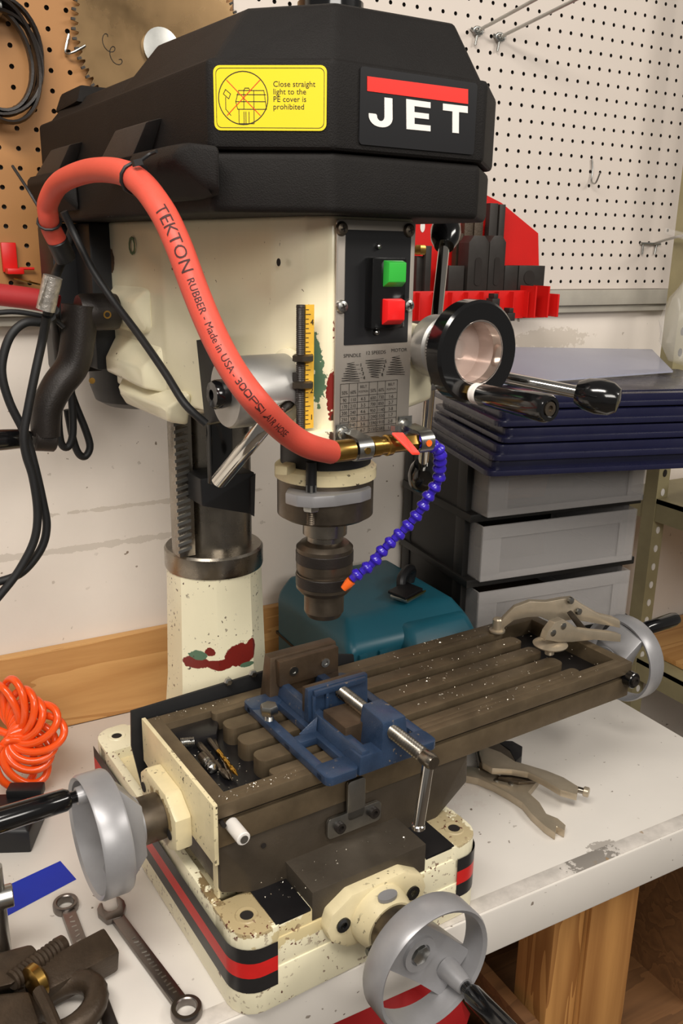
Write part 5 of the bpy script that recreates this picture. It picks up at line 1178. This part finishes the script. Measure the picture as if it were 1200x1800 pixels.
# clamp rod at the left edge
r0 = aw(10, 1690, z=BZ)
cr_ = thing('bar_clamp', 'zinc clamp screw with a sleeve standing at the left edge', 'clamp', r0)
part('clamp_rod', cyl(.0075, 0, .125, 18), 'zinc', cr_); part('clamp_sleeve', rod((-.02, .0, .085), (.015, -.002, .085), .0125, 24, .001), 'zinc', cr_)
part('clamp_foot', lathe([(.014, 0), (.014, .004), (.008, .010)], 20), 'zinc', cr_)
# forged iron clamp bottom left
ib = aw(95, 1745, z=BZ)
iv = thing('forged_clamp', 'brown forged iron clamp with a coarse screw in the lower left corner', 'clamp', ib)
I = lambda px, py, z_: aw(px, py, z=BZ+z_)-ib
p0, p1 = I(55, 1745, .024), I(196, 1668, .024)
part('jaw_bar', bar(p0, p1, .036, .034, .004, 12), 'iron', iv)
q0, q1 = I(20, 1725, .045), I(112, 1658, .040)
part('clamp_screw', thread(.0105, (q1-q0).length, .0052, 18, .2), 'iron', iv, axis(q0, q1))
part('clamp_plate', hull([I(-20, 1680, .052), I(55, 1660, .05), I(66, 1672, .048), I(55, 1705, .048), I(20, 1730, .048), I(-20, 1740, .05), I(-20, 1680, .0), I(60, 1672, .0), I(20, 1750, .0), I(-20, 1760, .0)], .003), 'iron', iv)
part('swivel_collar', lathe([(.012, -.006), (.017, -.004), (.018, .004), (.013, .008)], 20), 'brass', iv, axis(I(62, 1725, .044), I(90, 1705, .044)))
rc = I(110, 1772, .022); part('clamp_ring', tube([rc+Vector((.034*math.cos(k*.2618), .030*math.sin(k*.2618), .006*math.cos(k*.2618))) for k in range(24)], .0125, 12, True), 'iron', iv)
part('clamp_frame', hull([I(-30, 1770, .0), I(60, 1750, .0), I(90, 1800, .0), I(-30, 1830, .0), I(-30, 1750, .045), I(50, 1742, .045), I(70, 1800, .04), I(-30, 1830, .04)], .004), 'iron', iv)
part('tommy_bar', tube(smooth_path([I(68, 1742, .052), I(85, 1775, .052), I(108, 1830, .045)], 4), .0062, 10), 'iron', iv)
# orange coiled tube
oc = aw(40, 1385, z=BZ)
oh = thing('coiled_hose', 'bright orange coiled air tube on the bench by the plywood', 'hose', oc)
hub_ = aw(18, 1292, y=oc.y)-oc; Xp = (CR+Vector((0, 0, 0))); Xp = Vector((Xp.x, Xp.y, 0)).normalized(); Zp = Vector((0, 0, 1)); Yp = Zp.cross(Xp)
path = []
for k in range(10):
    ph = R(105-20*k); dv = Xp*math.cos(ph)+Zp*math.sin(ph); pv = (-Xp*math.sin(ph)+Zp*math.cos(ph))*.80+Yp*.6
    Rl = .034+.004*math.sin(k*1.7)
    for j in range(20):
        t = 2*math.pi*j/20; p = hub_+dv*Rl*(1-math.cos(t))*1.05+pv*.026*math.sin(t)+Yp*(-.004*k+.02)
        p.z = max(p.z, .0065); path.append(p)
part('coil', tube(smooth_path(path, 2), .0056, 10), 'orangehose', oh, smooth=60)
part('coil_tail', tube(smooth_path([hub_+Vector((0, 0, 0)), hub_+Xp*-.05+Zp*.02, hub_+Xp*-.12+Zp*.03], 5), .0056, 10), 'orangehose', oh)
rr0 = aw(-10, 1240, y=-.03)
solo('hose_piece', G().add(tube(smooth_path([Vector((-.10, 0, .02)), Vector((0, 0, 0)), Vector((.022, -.01, -.02)), Vector((.03, -.03, -.05))], 5), .011, 14)), 'redhose2', 'short dull red hose end behind the orange coil at the left edge', 'hose', rr0)
